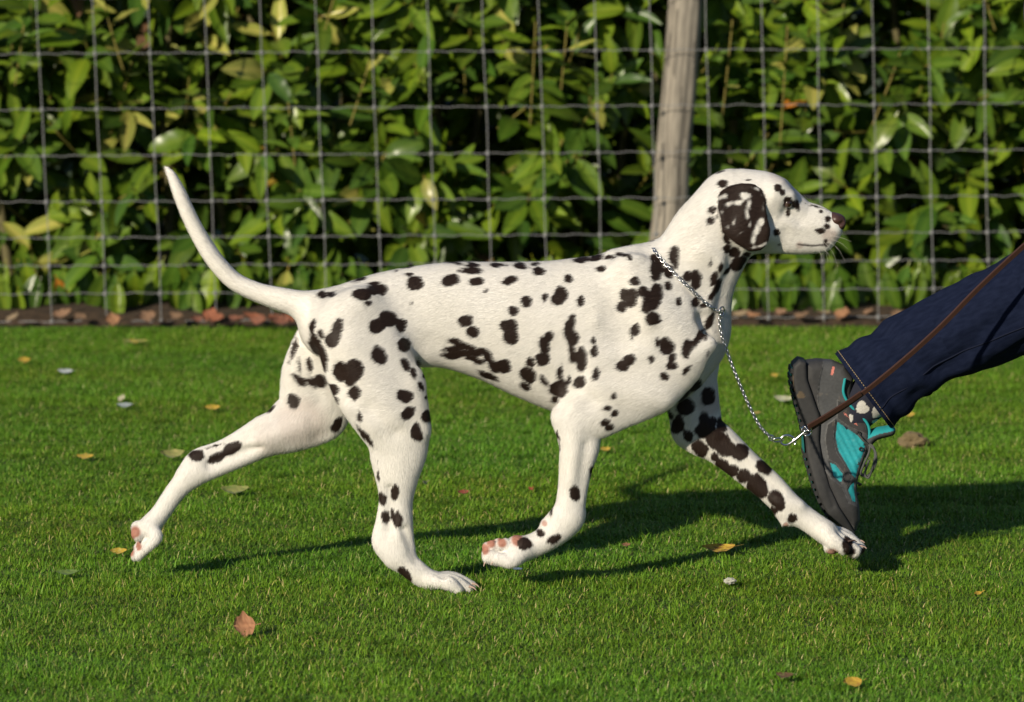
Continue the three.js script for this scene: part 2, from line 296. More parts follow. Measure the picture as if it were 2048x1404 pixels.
{
  const hedge = thing('laurel_hedge', 'dense laurel hedge with glossy green leaves behind the wire fence', 'hedge');
  const leaves = [], stems = [], up = new THREE.Vector3(0, 1, 0), M = new THREE.Matrix4();
  const front = (x, y) => -4.2 + .06 * noise(x * 1.6, y * 1.9, 4) + .035 * noise(x * 5, y * 5, 9) - .05 * sstep(.35, .05, y);
  function leafAt(p, dir, nrm, L, fresh, layer) {
    const y = dir.clone().normalize(), x = y.clone().cross(nrm).normalize(), z = x.clone().cross(y).normalize(), o = new THREE.Matrix4().makeBasis(x, y, z); o.scale(new THREE.Vector3(L * rr(.85, 1.12), L, L)); o.setPosition(p);
    const k = rnd(), v = rr(.72, 1.25); let c;
    if (k < .0035) c = [.5, .19, .02]; else if (k < .008) c = [.33, .24, .03]; else if (k < .012 && layer > 0) c = [.17, .1, .05]; else if (k < .025 + fresh * .12) c = [.30 * v, .32 * v, .06 * v]; else { const w = rnd(); c = [lerp(.04, .13, w) * v, lerp(.105, .205, w) * v, lerp(.005, .012, rnd()) * v]; }
    leaves.push({ o, p, c, g: Math.floor(rnd() * 4), layer, face: Math.abs(z.z) });
  }
  function shoot(p0, dir, len, nl, L, fresh, layer) {
    const p1 = p0.clone().addScaledVector(dir, len * .55), p2 = p1.clone().addScaledVector(dir, len * .45); p2.y += len * .12;
    const c = new THREE.QuadraticBezierCurve3(p0, p1, p2); stems.push({ c, r: .0022 + .0012 * (layer > 1), layer, fresh });
    let a = rnd() * 6.28;
    for (let i = 0; i < nl; i++) {
      const t = .18 + .82 * (i + .5 * rnd()) / nl, p = c.getPoint(t), tg = c.getTangent(t); a += 2.4 + rr(-.3, .3);
      const e = Math.abs(tg.y) > .9 ? new THREE.Vector3(1, 0, 0) : up, u = tg.clone().cross(e).normalize(), w = u.clone().cross(tg), rad = u.multiplyScalar(Math.cos(a)).addScaledVector(w, Math.sin(a));
      const spread = lerp(1.15, .55, t), d = tg.clone().multiplyScalar(.55).addScaledVector(rad, spread); d.y -= .28 + .35 * sstep(.5, .1, p.y); d.x += rr(-.25, .25); d.y += rr(-.25, .25); d.z += rr(-.1, .25); d.normalize();
      const n = tg.clone().multiplyScalar(.8).addScaledVector(rad, -.35); n.y += .55; n.z += .35; n.x += rr(-.3, .3);
      leafAt(p, d, n, L * rr(.8, 1.15) * (t > .9 ? .85 : 1), fresh, layer);
    }
  }
  const layers = [[0, 34, 1.36], [.1, 34, 1.38], [.22, 36, 1.4], [.38, 40, 1.42], [.56, 46, 1.45], [.72, 50, 1.6], [.88, 50, 1.7]];
  layers.forEach(([dz, dens, sc], layer) => {
    const X0 = -3.6, X1 = 3.9, Y0 = .1, Y1 = layer ? 1.9 : 1.7, n = Math.floor((X1 - X0) * (Y1 - Y0) * dens);
    for (let i = 0; i < n; i++) {
      const x = rr(X0, X1), y = rr(Y0, Y1), z = front(x, y) - dz - .14, gap = noise(x * 3.2, y * 3.2, 20);
      if (layer < 2 && gap < -.34) continue;
      const fresh = noise(x * 1.2 + 5, y * 1.2, 30) > .18 ? 1 : 0, d = new THREE.Vector3(rr(-.6, .6), rr(-.15, .95), rr(.35, 1)).normalize();
      shoot(new THREE.Vector3(x, y - .07, z), d, rr(.13, .22), 6 + Math.floor(rnd() * 3), .098 * sc, fresh, layer);
    }
  });
  // hanging skirt of low leaves
  for (let i = 0; i < 900; i++) { const x = rr(-3.5, 3.8), L = rr(.1, .15), y = L * rr(.7, 1.25) + .01; leafAt(new THREE.Vector3(x, y, -4.2 - rr(-.1, .2)), new THREE.Vector3(rr(-.5, .5), -1, rr(-.2, .3)), new THREE.Vector3(rr(-.5, .5), .25, 1), L, 0, 0); }
  // yellow-stemmed upright shoots that stand out of the face
  for (const [x, y, l, lean] of [[1060, 250, .26, .06], [1560, 290, .3, .05], [1445, 230, .24, .1], [700, 250, .2, .35], [1745, 250, .2, .4], [650, 60, .2, .3], [1120, 200, .2, .1], [1680, 70, .18, .1], [590, 330, .18, -.1], [250, 150, .18, -.3], [30, 170, .16, .2], [1990, 60, .2, -.35]]) { const p = at(x, y, -4.17); shoot(p, new THREE.Vector3(lean, 1, .16).normalize(), l, 8, .098, 1, 0); }
  // trunks and twigs inside
  for (let i = 0; i < 46; i++) { const x = rr(-3.5, 3.8), z = -4.42 - rnd() * .4; let p = new THREE.Vector3(x, -.02, z); const pts = [p]; for (let k = 1; k < 6; k++) { p = p.clone().add(new THREE.Vector3(rr(-.07, .07), .3, rr(-.05, .06))); pts.push(p); } part('stem', tubeAlong(pts, (t) => .012 * (1 - .6 * t) + .003, 24, 7), barkMat(), hedge); }
  const big = stems.filter((s) => s.layer === 0 && s.fresh);
  const thin = []; for (const s of stems) thin.push(new THREE.TubeGeometry(s.c, 5, s.r, 5));
  const twig = part('twigs', mergeGeometries(thin), std(.24, .2, .045, .7), hedge); twig.userData.kind = 'stuff';
  // the 300 leaves that show largest stand alone, the others are one mass
  const inView = (p) => p.y < at(0, 0, p.z).y + .03 && p.y > .03 && Math.abs(p.x) < 1024 * mpp(p.z);
  leaves.forEach((l) => { l.score = (inView(l.p) ? 0 : -9) + l.p.z + .04 * l.face; });
  leaves.sort((a, b) => b.score - a.score);
  const mats = new Map(), own = leaves.slice(0, 300), rest = leaves.slice(300);
  for (const l of own) { const key = l.c.map((v) => Math.round(v * 60) / 60).join(); if (!mats.has(key)) { const m = leafMat.clone(); m.color.setRGB(...l.c); mats.set(key, m); } const m = part('leaf', leafGeos[l.g], mats.get(key), hedge); m.matrix.copy(l.o); m.matrix.decompose(m.position, m.quaternion, m.scale); }
  for (let g = 0; g < 4; g++) { const r = rest.filter((l) => l.g === g), im = shade(new THREE.InstancedMesh(leafGeos[g], leafMat, r.length)); im.name = 'foliage'; im.userData.kind = 'stuff'; r.forEach((l, i) => { im.setMatrixAt(i, l.o); im.setColorAt(i, new THREE.Color().setRGB(...l.c)); }); hedge.add(im); }
}
function barkMat() { return barkMat.m || (barkMat.m = std(.13, .115, .05, .9)); }
// ---------------------------------------------------------------- the dog
const dogBody = new Body(), PX = mpp(0), earFns = {};
{
  const B = dogBody, Gt = B.group(30 * PX, 20 * PX);
  B.chain(Gt, [[664, 652, 66, 0, .8], [720, 645, 84, 0, .74], [800, 637, 98, 0, .66], [900, 631, 106, 0, .63], [1000, 645, 121, 0, .63], [1100, 666, 144, 0, .59], [1190, 676, 164, 0, .56], [1268, 668, 164, 0, .53], [1322, 650, 140, 0, .52]]);
  const neck = B.group(26 * PX, 34 * PX);
  B.chain(neck, [[1290, 612, 108, 0, .62], [1378, 545, 90, 0, .64], [1426, 471, 84, 0, .66], [1456, 424, 70, 0, .74]]);
  const head = B.group(20 * PX, 22 * PX);
  B.chain(head, [[1474, 409, 72, 0, .76], [1528, 401, 57, 0, .9], [1556, 412, 48, 0, .84], [1590, 446, 50, 0, .6], [1628, 453, 43, 0, .6], [1652, 457, 32, 0, .72], [1664, 459, 21, 0, .95]]);
  B.chain(head, [[1518, 462, 44, 0, 1.0], [1560, 476, 31, 0, .95], [1634, 485, 19, 0, .85], [1646, 486, 16, 0, .85]]);
  B.chain(head, [[1556, 388, 26, .026, 1], [1574, 396, 16, .03, 1]]); B.chain(head, [[1556, 384, 26, -.026, 1], [1574, 392, 16, -.03, 1]]);
  const tail = B.group(10 * PX, 26 * PX);
  B.chain(tail, [[334, 336, 3, 0], [345, 353, 8.5, 0], [359, 385, 12.5, 0], [372, 417, 14, 0], [391, 457, 15, 0], [414, 497, 16.5, 0], [439, 532, 17, 0], [472, 564, 17.5, 0], [516, 585, 19, 0], [559, 598, 23, 0], [605, 610, 28, 0], [655, 622, 38, 0]]);
  // near hind leg, on the ground
  const nh = B.group(22 * PX, 24 * PX);
  B.chain(nh, [[712, 662, 82, .048, .5], [748, 750, 90, .062, .42], [782, 832, 74, .07, .46], [803, 893, 53, .068, .58], [800, 950, 38, .064, .72], [799, 1000, 27, .06, .85], [801, 1045, 25, .058, .9], [797, 1085, 32, .058, .75], [812, 1123, 25, .058, .85], [842, 1150, 22, .058, .95], [868, 1163, 18, .058, 1.2]]);
  B.chain(nh, [[768, 920, 24, .066, .6], [775, 985, 15, .062, .7], [766, 1040, 14, .06, .7], [760, 1084, 16, .06, .8], [786, 1112, 20, .06, .8]]);
  const nhToes = B.group(6 * PX, 9 * PX);
  for (const [dz, x, y] of [[-.022, 932, 1168], [-.008, 944, 1172], [.008, 936, 1178], [.022, 916, 1180]]) B.chain(nhToes, [[862, 1160, 13, .058 + dz * .6, .85], [(862 + x) / 2 + 6, 1161 + dz * 200, 14, .058 + dz, .85], [x, y, 10, .058 + dz, .9]]);
  // far hind leg, swung back
  const fh = B.group(22 * PX, 22 * PX);
  B.chain(fh, [[690, 665, 84, -.048, .5], [648, 752, 84, -.056, .42], [628, 822, 64, -.06, .5], [585, 850, 54, -.058, .6], [535, 876, 37, -.054, .72], [480, 906, 28, -.05, .8], [432, 930, 24, -.048, .85], [396, 944, 26, -.046, .8], [358, 975, 21, -.044, .85], [322, 1025, 19, -.042, .95], [300, 1052, 22, -.04, 1.15]]);
  B.chain(fh, [[628, 822, 60, -.06, .5], [652, 838, 34, -.062, .8]]);
  B.chain(fh, [[520, 858, 20, -.054, .7], [450, 890, 12, -.05, .8], [394, 914, 15, -.047, .8], [376, 944, 15, -.046, .8]]);
  const fhToes = B.group(3 * PX, 7 * PX);
  for (const [dz, x, y, w] of [[-.022, 276, 1096, 9], [-.008, 271, 1111, 10], [.008, 277, 1111, 10], [.022, 294, 1097, 9]]) B.chain(fhToes, [[303, 1058, 14, -.04 + dz * .6, .85], [x + 18, y - 22, 13, -.04 + dz, .85], [x, y, w, -.04 + dz, .9]]);
  B.chain(fhToes, [[277, 1056, 15, -.045, 1], [276, 1068, 14, -.032, 1]]);   // the broad pad
  // near front leg, folded
  const nf = B.group(24 * PX, 26 * PX);
  B.chain(nf, [[1262, 548, 40, .052, .5], [1330, 640, 62, .062, .42], [1372, 700, 52, .062, .5], [1290, 768, 66, .066, .42], [1190, 812, 62, .068, .42], [1158, 850, 46, .068, .55], [1159, 890, 41, .066, .6], [1152, 932, 34, .064, .68], [1146, 975, 30, .062, .75], [1141, 1010, 30, .06, .8], [1137, 1036, 32, .06, .82], [1108, 1068, 26, .06, .95], [1064, 1092, 24, .06, 1.05], [1034, 1100, 24, .06, 1.25]]);
  B.chain(nf, [[1190, 815, 50, .068, .5], [1126, 834, 18, .068, .9]]);
  B.chain(nf, [[1110, 1036, 12, .06, 1], [1092, 1046, 7, .06, 1]]);
  const nfToes = B.group(4 * PX, 12 * PX);
  for (const [dz, x, y, w] of [[-.024, 988, 1101, 12], [-.008, 976, 1106, 13], [.009, 977, 1113, 13], [.024, 996, 1117, 12]]) B.chain(nfToes, [[1046, 1098, 20, .06 + dz * .6, .9], [x + 28, y + 3, 16, .06 + dz, .9], [x, y, w, .06 + dz, .9]]);
  B.chain(nfToes, [[1032, 1084, 13, .05, 1], [1032, 1085, 13, .07, 1]]);
  for (const [dz, x, y] of [[-.02, 988, 1090], [-.004, 974, 1094], [.014, 1000, 1090]]) B.chain(nfToes, [[x, y, 10, .06 + dz, .9], [x + 10, y - 3, 11, .06 + dz, .9]]);
  // far front leg, reaching forward
  const ff = B.group(22 * PX, 22 * PX);
  B.chain(ff, [[1280, 560, 40, -.052, .5], [1385, 690, 44, -.06, .5], [1384, 760, 50, -.062, .5], [1388, 820, 52, -.062, .5], [1400, 862, 46, -.062, .58], [1438, 888, 39, -.06, .62], [1488, 931, 33, -.058, .7], [1538, 973, 30, -.056, .78], [1577, 1012, 27, -.054, .85], [1618, 1041, 23, -.052, .95], [1652, 1065, 24, -.05, 1.15]]);
  B.chain(ff, [[1392, 850, 36, -.062, .6], [1371, 866, 20, -.062, .8]]);
  B.chain(ff, [[1570, 1028, 14, -.052, 1], [1570, 1044, 7, -.05, 1]]);
  const ffToes = B.group(3 * PX, 7 * PX);
  for (const [dz, x, y, w] of [[-.024, 1708, 1086, 13], [-.008, 1718, 1096, 13], [.009, 1710, 1102, 13], [.025, 1688, 1096, 13]]) B.chain(ffToes, [[1650, 1064, 16, -.05 + dz * .6, .85], [x - 22, y - 14, 16, -.05 + dz, .85], [x, y, w, -.05 + dz, .9]]);
  B.chain(ffToes, [[1664, 1092, 17, -.058, 1], [1664, 1092, 17, -.04, 1]]);
  // ears: hanging flaps
  const earPts = [[1439, 385], [1454, 374], [1485, 365], [1511, 368], [1523, 379], [1531, 400], [1535, 430], [1539, 459], [1534, 490], [1521, 502], [1498, 504], [1475, 490], [1459, 477], [1444, 464], [1441, 438], [1435, 418], [1436, 395]];
  const ear = (side, sx, sy) => {
    const g = B.group(3 * PX, 5 * PX), poly = earPts.map(([x, y]) => { const p = at(x + sx, y + sy, side * .052); return [p.x, p.y]; });
    const c = at(1487 + sx, 432 + sy, side * .052), top = at(0, 366 + sy, side * .05).y, bot = at(0, 504 + sy, side * .05).y, R = 6 * PX;
    B.custom(g, c, .1, earFns[side] = (x, y, z) => {
      let d2 = 1e9, inside = false;
      for (let i = 0, j = poly.length - 1; i < poly.length; j = i++) { const [x0, y0] = poly[j], [x1, y1] = poly[i], ex = x1 - x0, ey = y1 - y0, wx = x - x0, wy = y - y0, t = clamp((wx * ex + wy * ey) / (ex * ex + ey * ey), 0, 1), bx = wx - ex * t, by = wy - ey * t; d2 = Math.min(d2, bx * bx + by * by); if ((y0 > y) !== (y1 > y) && x < x0 + (y - y0) / (y1 - y0) * ex) inside = !inside; }
      const d = (inside ? -1 : 1) * Math.sqrt(d2), v = clamp((top - y) / (top - bot), -.1, 1.1), u = (x - c.x) / (48 * PX);
      const zc = side * ((51 + 17 * Math.sin(Math.min(1, v * 1.3) * 1.57) - 12 * Math.max(0, v - .7) - 4 * u * u) * PX + .0012 * Math.sin(u * 5 + v * 3)), th = 3.4 * PX;
      const a = d + R, b = (Math.abs(z - zc) - th) * .8 + R; return Math.min(Math.max(a, b), 0) + Math.hypot(Math.max(a, 0), Math.max(b, 0)) - R;
    });
  };
  ear(1, 0, 0); ear(-1, -38, -4);
  // muscles, tendons, folds: [x0,y0,x1,y1,z,sigma px,height px]
  const ridges = [
    [1262, 545, 1300, 640, .088, 14, 4], [1330, 560, 1398, 660, .085, 16, -4], [1215, 560, 1235, 680, .092, 20, -3.5], [1180, 770, 1330, 800, .085, 18, 4], [1195, 720, 1300, 700, .09, 22, 4],
    [1400, 640, 1430, 735, .055, 12, -5], [1375, 720, 1420, 690, .07, 12, 6], [1112, 700, 1180, 800, .09, 16, -4], [860, 690, 905, 720, .07, 16, -6], [850, 700, 862, 760, .075, 14, 1.8],
    [700, 700, 780, 830, .09, 26, 5], [640, 690, 690, 800, .085, 10, -3], [690, 800, 745, 850, .09, 14, 4], [745, 820, 790, 860, .09, 14, -3.5], [830, 760, 850, 860, .085, 14, 3],
    [782, 975, 780, 1060, .076, 7, -2.6], [808, 1060, 835, 1120, .075, 6, -4], [822, 1110, 890, 1158, .08, 5, -2.5], [1172, 890, 1160, 1000, .085, 8, -2.2], [1150, 860, 1140, 960, .09, 12, 2],
    [520, 890, 420, 930, -.035, 8, -3.5], [600, 850, 520, 880, -.028, 16, 4], [640, 880, 690, 850, -.03, 10, -3], [595, 690, 640, 800, -.02, 10, -4],
    [1420, 850, 1520, 940, -.04, 10, 3], [1445, 880, 1560, 985, -.036, 6, -2], [1560, 1000, 1600, 1010, -.035, 10, 3],
    [1540, 470, 1575, 440, .04, 14, 2.5], [1575, 425, 1600, 440, .035, 9, -3.5], [1595, 452, 1640, 455, .034, 12, 2], [1560, 500, 1500, 515, .03, 9, -2],
    [1470, 510, 1440, 610, .045, 11, -4], [1400, 500, 1440, 520, .055, 16, 3], [1450, 540, 1425, 610, .05, 12, 3], [1230, 506, 1268, 506, .02, 14, 3],
    [1120, 610, 1140, 730, .092, 8, -1.2], [930, 610, 940, 690, .074, 9, 1.2], [1205, 540, 1195, 640, .09, 12, 3], [1150, 770, 1125, 815, .08, 8, -3], [1225, 800, 1330, 790, .07, 9, -2.5], [1262, 600, 1240, 720, .094, 10, -2],
    [740, 560, 700, 640, .07, 22, 3], [820, 600, 850, 690, .075, 22, -3], [680, 740, 720, 830, .09, 9, -2.4], [560, 820, 500, 870, -.03, 8, -2.5], [1385, 560, 1410, 640, .07, 9, -3], [1345, 520, 1400, 470, .06, 14, -2.5],
    [1000, 600, 1020, 720, .082, 9, 1.6], [1045, 590, 1068, 740, .088, 9, -1.4], [1085, 600, 1105, 740, .09, 9, 1.6], [960, 620, 975, 720, .078, 9, -1.2],
  ];
  for (const [x0, y0, x1, y1, z, s, a] of ridges) B.bump(at(x0, y0, z), at(x1, y1, z), s * PX, a * 2.7 * PX);
  // mouth line, nostril, eye socket
  for (const s of [1, -1]) {
    B.bump(at(1600, 489, s * .029), at(1630, 492, s * .024), 3 * PX, -3 * PX); B.bump(at(1630, 492, s * .024), at(1658, 489, s * .02), 3 * PX, -3 * PX);
    B.bump(at(1577, 407, s * .046), at(1580, 408, s * .046), 8 * PX, -6 * PX);
  }
}
const dogLo = new THREE.Vector3(at(238, 700).x, -.01, -.135), dogHi = new THREE.Vector3(at(1750, 700).x, at(1, 310).y, .135);
const dogGeo = dogBody.mesh(dogLo, dogHi, 0.0025);
// spots: measured on enlargements; each list has the enlargement's origin and scale, then [x, y, rx, ry, turn]
const spotLists = [
  { o: [540, 500, 3.052], s: [[555, 178, 42, 14, -15], [770, 127, 16, 8, -15], [862, 98, 38, 9, -10], [855, 147, 18, 8, 0], [568, 266, 58, 36, -8], [645, 240, 50, 34, -10], [692, 240, 28, 30, 0], [640, 205, 40, 18, 0], [603, 328, 14, 13, 0], [890, 203, 48, 40, 0], [1108, 183, 52, 36, -8], [1220, 127, 62, 21, 0], [1240, 92, 48, 14, 0], [1160, 82, 46, 8, 5], [1268, 190, 42, 24, -8], [1395, 92, 40, 14, 0], [1322, 250, 14, 7, -30], [870, 325, 6, 8, 0], [320, 275, 32, 20, 0], [375, 267, 32, 18, -15], [722, 408, 52, 44, 0], [655, 467, 45, 44, 0], [800, 462, 36, 40, 0], [735, 440, 60, 30, 0], [822, 580, 36, 40, 0], [668, 645, 62, 40, 55], [828, 698, 24, 38, -15], [908, 686, 14, 28, 0], [880, 752, 16, 30, -10], [938, 770, 10, 12, 0], [925, 835, 19, 30, -20], [948, 900, 8, 10, 0], [828, 892, 50, 40, 20], [850, 992, 48, 32, -35], [962, 1018, 32, 42, 15], [895, 1112, 32, 56, -8], [990, 1095, 8, 45, 0], [1198, 432, 50, 34, -15], [1240, 502, 38, 34, 0], [1128, 556, 40, 18, 10],
    [262, 470, 20, 55, 12], [315, 512, 24, 34, 0], [412, 490, 34, 80, 20], [380, 550, 40, 46, 20], [280, 570, 38, 60, -10], [305, 640, 46, 68, -25], [335, 700, 22, 42, -10], [246, 700, 17, 48, -15], [315, 800, 45, 40, 20], [385, 855, 44, 36, 10], [400, 905, 18, 32, -25], [265, 800, 14, 38, -30], [440, 740, 48, 58, 0], [520, 730, 58, 60, 0], [495, 800, 36, 40, 0], [520, 870, 38, 46, 0], [553, 1020, 18, 32, -10], [580, 1130, 80, 18, 50]], z: .2 },
  { o: [960, 480, 3.342], s: [[135, 167, 55, 12, 3], [265, 172, 55, 19, 8], [365, 160, 35, 11, -5], [402, 208, 40, 26, -5], [208, 263, 48, 26, -18], [10, 270, 25, 22, 0], [45, 342, 14, 8, -35], [690, 130, 58, 24, -12], [780, 116, 48, 26, -25], [875, 112, 28, 12, 0], [960, 98, 40, 12, 8], [1005, 118, 20, 28, -20], [820, 194, 34, 20, 0], [597, 256, 24, 24, 0], [545, 360, 44, 48, 15], [518, 400, 38, 36, 0], [435, 388, 25, 32, 10], [318, 408, 38, 35, 0], [232, 474, 31, 25, 0], [680, 405, 24, 38, 0], [200, 577, 54, 42, 10], [215, 642, 48, 50, 0], [462, 640, 31, 36, 0], [435, 700, 36, 58, 5], [420, 795, 46, 44, 10], [342, 815, 30, 38, -25], [330, 903, 46, 60, -35], [305, 978, 26, 36, -35], [430, 935, 24, 45, -30], [520, 990, 48, 50, -30], [540, 895, 20, 55, 0], [545, 990, 44, 58, 15], [505, 1065, 24, 26, 0], [603, 930, 11, 35, -5], [617, 550, 26, 50, 8], [600, 590, 38, 48, 10], [618, 645, 42, 62, -15], [625, 760, 28, 62, -5], [682, 795, 44, 76, -8], [760, 675, 16, 34, 0], [765, 745, 27, 48, 5], [668, 952, 44, 40, -25], [783, 890, 26, 40, 5], [970, 370, 28, 52, 10], [1012, 388, 44, 62, 10], [958, 440, 38, 36, 0], [1043, 275, 30, 28, 0], [1100, 347, 40, 34, 0], [1185, 350, 46, 58, 20], [1150, 405, 58, 70, 20], [1258, 305, 26, 30, 10], [1160, 522, 44, 48, 10], [1125, 450, 32, 36, 0], [1185, 190, 42, 72, 5], [1165, 120, 22, 18, 0], [1040, 600, 27, 40, 15], [1018, 650, 9, 22, 0], [1000, 800, 46, 38, -25], [960, 840, 46, 36, -20], [1152, 800, 18, 26, -10], [1185, 680, 18, 34, 0], [1255, 710, 48, 58, -10], [1290, 785, 30, 36, 30], [1285, 840, 38, 28, -20], [1238, 905, 30, 26, 0], [1385, 725, 31, 60, 8], [1328, 416, 16, 26, 0], [1440, 415, 22, 34, 35], [1510, 432, 28, 18, -20], [1512, 650, 15, 38, 10], [1525, 752, 6, 14, 0], [1380, 872, 18, 36, 40], [897, 1045, 20, 26, 20], [858, 1126, 20, 15, 0], [903, 1163, 28, 22, -15], [845, 1215, 35, 24, -15], [875, 1247, 30, 23, -35], [1540, 545, 22, 60, 30], [1470, 650, 22, 60, 32]], z: .2 },
  { o: [960, 480, 3.342], s: [[30, 745, 55, 26, 25], [60, 780, 26, 44, -30], [105, 850, 36, 44, -40], [165, 845, 48, 48, 0], [-90, 716, 80, 26, 8], [60, 905, 70, 22, 22], [-150, 742, 110, 30, 12], [-30, 800, 70, 22, 20], [-190, 770, 60, 26, 0], [-40, 745, 60, 26, 25]], z: .2 },
  { o: [1280, 720, 3.342], s: [[255, 215, 70, 56, -20], [360, 165, 55, 40, -25], [310, 305, 58, 58, 15], [455, 240, 46, 54, 0], [190, 350, 18, 60, -35], [250, 430, 42, 58, 20], [320, 498, 27, 40, -15], [405, 585, 46, 58, -35], [430, 390, 34, 46, 0], [440, 475, 76, 52, 20], [545, 430, 34, 50, 0], [550, 555, 52, 80, -15], [668, 612, 58, 54, 0], [497, 650, 25, 30, -20], [550, 700, 48, 36, 35], [620, 740, 44, 42, 20], [690, 775, 50, 46, 20], [785, 840, 62, 84, -25], [825, 715, 58, 38, 35], [915, 930, 44, 70, -25], [890, 1000, 27, 28, 0], [1018, 1052, 27, 30, -20], [500, 520, 74, 62, 30], [600, 590, 56, 46, 20], [470, 410, 40, 40, 0], [1385, 1228, 36, 40, 0], [1402, 1275, 42, 30, 0], [1490, 1280, 22, 32, 0]], z: -.0 },  // first spot: part marking, part body shade at the leg top painted dark
  { o: [680, 820, 3.51], s: [[387, 572, 31, 50, -5], [300, 630, 26, 64, -8], [318, 745, 30, 55, 0], [370, 720, 18, 42, -8], [405, 765, 32, 55, -8], [455, 1155, 64, 32, 50], [268, 430, 6, 40, 0], [1652, 580, 34, 56, 5], [1497, 905, 52, 32, -32], [1412, 866, 28, 22, 10], [1295, 937, 48, 36, 5], [1765, 420, 12, 40, 15], [1527, 160, 7, 35, 0], [1537, 270, 8, 45, 0], [1485, 700, 9, 30, 10]], z: .2 },
  { o: [220, 760, 3.694], s: [[640, 560, 56, 40, 5], [900, 500, 76, 40, -28], [800, 565, 74, 34, -28], [1365, 150, 42, 56, -20], [1195, 215, 18, 42, 40], [1680, 320, 32, 62, 30], [790, 482, 45, 12, -14], [1490, 20, 40, 22, 40], [1420, 10, 45, 22, 25]], z: 0 },
  { o: [540, 500, 3.052], s: [[150, 610, 16, 70, 15], [185, 715, 12, 40, -10], [185, 790, 50, 20, 35]], z: .0 },
  { o: [1280, 300, 3.9], s: [[700, 140, 42, 11, 5], [625, 174, 30, 10, -20], [650, 265, 28, 28, -20], [850, 236, 14, 5, 0], [1080, 300, 24, 25, 0], [1110, 328, 24, 22, 0], [1160, 400, 40, 34, -20], [1185, 412, 40, 28, 10], [1130, 425, 24, 16, -20], [1224, 428, 17, 34, -20], [1155, 488, 17, 32, 0], [1413, 478, 14, 14, 0], [1465, 548, 19, 22, 0], [1465, 594, 22, 17, 20], [1403, 630, 36, 15, 5], [1448, 715, 12, 17, 0], [1067, 640, 23, 28, -10], [1090, 735, 10, 9, 0], [572, 468, 27, 30, 0], [553, 548, 28, 28, -10], [603, 518, 9, 14, 0], [685, 690, 25, 45, 0], [685, 765, 28, 32, 0], [740, 795, 42, 36, 0], [835, 815, 28, 15, 0], [770, 885, 72, 42, -38], [630, 920, 19, 46, 15], [580, 1010, 27, 72, 18], [685, 938, 38, 15, -48], [605, 1050, 24, 80, 28], [565, 1130, 20, 50, 25], [265, 820, 34, 70, 12], [285, 880, 24, 60, 0], [235, 950, 38, 46, 0], [135, 910, 46, 88, 5], [378, 990, 32, 40, 0], [440, 1010, 42, 70, 5], [555, 888, 6, 20, 0], [108, 695, 8, 30, 35], [1390, 445, 60, 6, 15], [1330, 741, 95, 4, 1], [1425, 745, 50, 4, 4]], z: .2 },
];
const earPale = [[655, 362, 36, 26, -20], [822, 358, 46, 28, 12], [848, 425, 20, 52, 5], [838, 505, 13, 44, 5], [770, 408, 46, 17, -15], [705, 418, 30, 13, 0], [945, 556, 22, 42, 15], [915, 622, 20, 46, 25], [890, 692, 20, 36, 0], [930, 748, 46, 9, -15], [735, 560, 12, 26, 20], [790, 640, 24, 9, -30], [905, 300, 20, 8, 10], [690, 600, 9, 22, -15], [960, 430, 7, 26, 0], [860, 575, 10, 18, 10], [640, 470, 9, 18, 0]];
const viewDir = new THREE.Vector3(0, -SP, -CP).normalize(), viewUp = new THREE.Vector3(0, CP, -SP);
const spots = [];
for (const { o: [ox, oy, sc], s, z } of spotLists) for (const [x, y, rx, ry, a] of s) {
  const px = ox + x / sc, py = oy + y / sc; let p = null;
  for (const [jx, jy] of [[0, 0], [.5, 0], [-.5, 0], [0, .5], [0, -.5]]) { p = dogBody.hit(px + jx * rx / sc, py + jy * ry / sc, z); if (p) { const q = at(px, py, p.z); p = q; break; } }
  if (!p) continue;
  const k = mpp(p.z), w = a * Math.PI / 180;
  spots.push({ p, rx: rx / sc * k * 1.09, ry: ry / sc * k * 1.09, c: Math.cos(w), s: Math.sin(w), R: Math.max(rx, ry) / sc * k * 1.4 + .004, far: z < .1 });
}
const palePts = earPale.map(([x, y, rx, ry, a]) => { const p = at(1280 + x / 3.9, 300 + y / 3.9, .055), w = a * Math.PI / 180; return { p, rx: rx / 3.9 * PX * .86, ry: ry / 3.9 * PX * .86, c: Math.cos(w), s: Math.sin(w) }; });
function earDark(x, y, z) { // the hanging flaps are dark with a few pale flecks
  const sd = z > 0 ? 1 : -1; if (Math.abs(z) < .03 || earFns[sd](x, y, z) > .0026) return -1;
  let best = -1; const n = noise(x * 90, y * 90, z * 90) * .0036 + noise(x * 230, y * 120, z * 230) * .002; for (const s of palePts) { const a = x - s.p.x + (sd < 0 ? .034 : 0), b = -(y - s.p.y), u = a * s.c + b * s.s, v = -a * s.s + b * s.c, d = (1 - Math.hypot(u / s.rx, v / s.ry)) * Math.min(s.rx, s.ry); if (d > best) best = d; }
  return 1 - .92 * sstep(-.002, .0026, best + n);
}
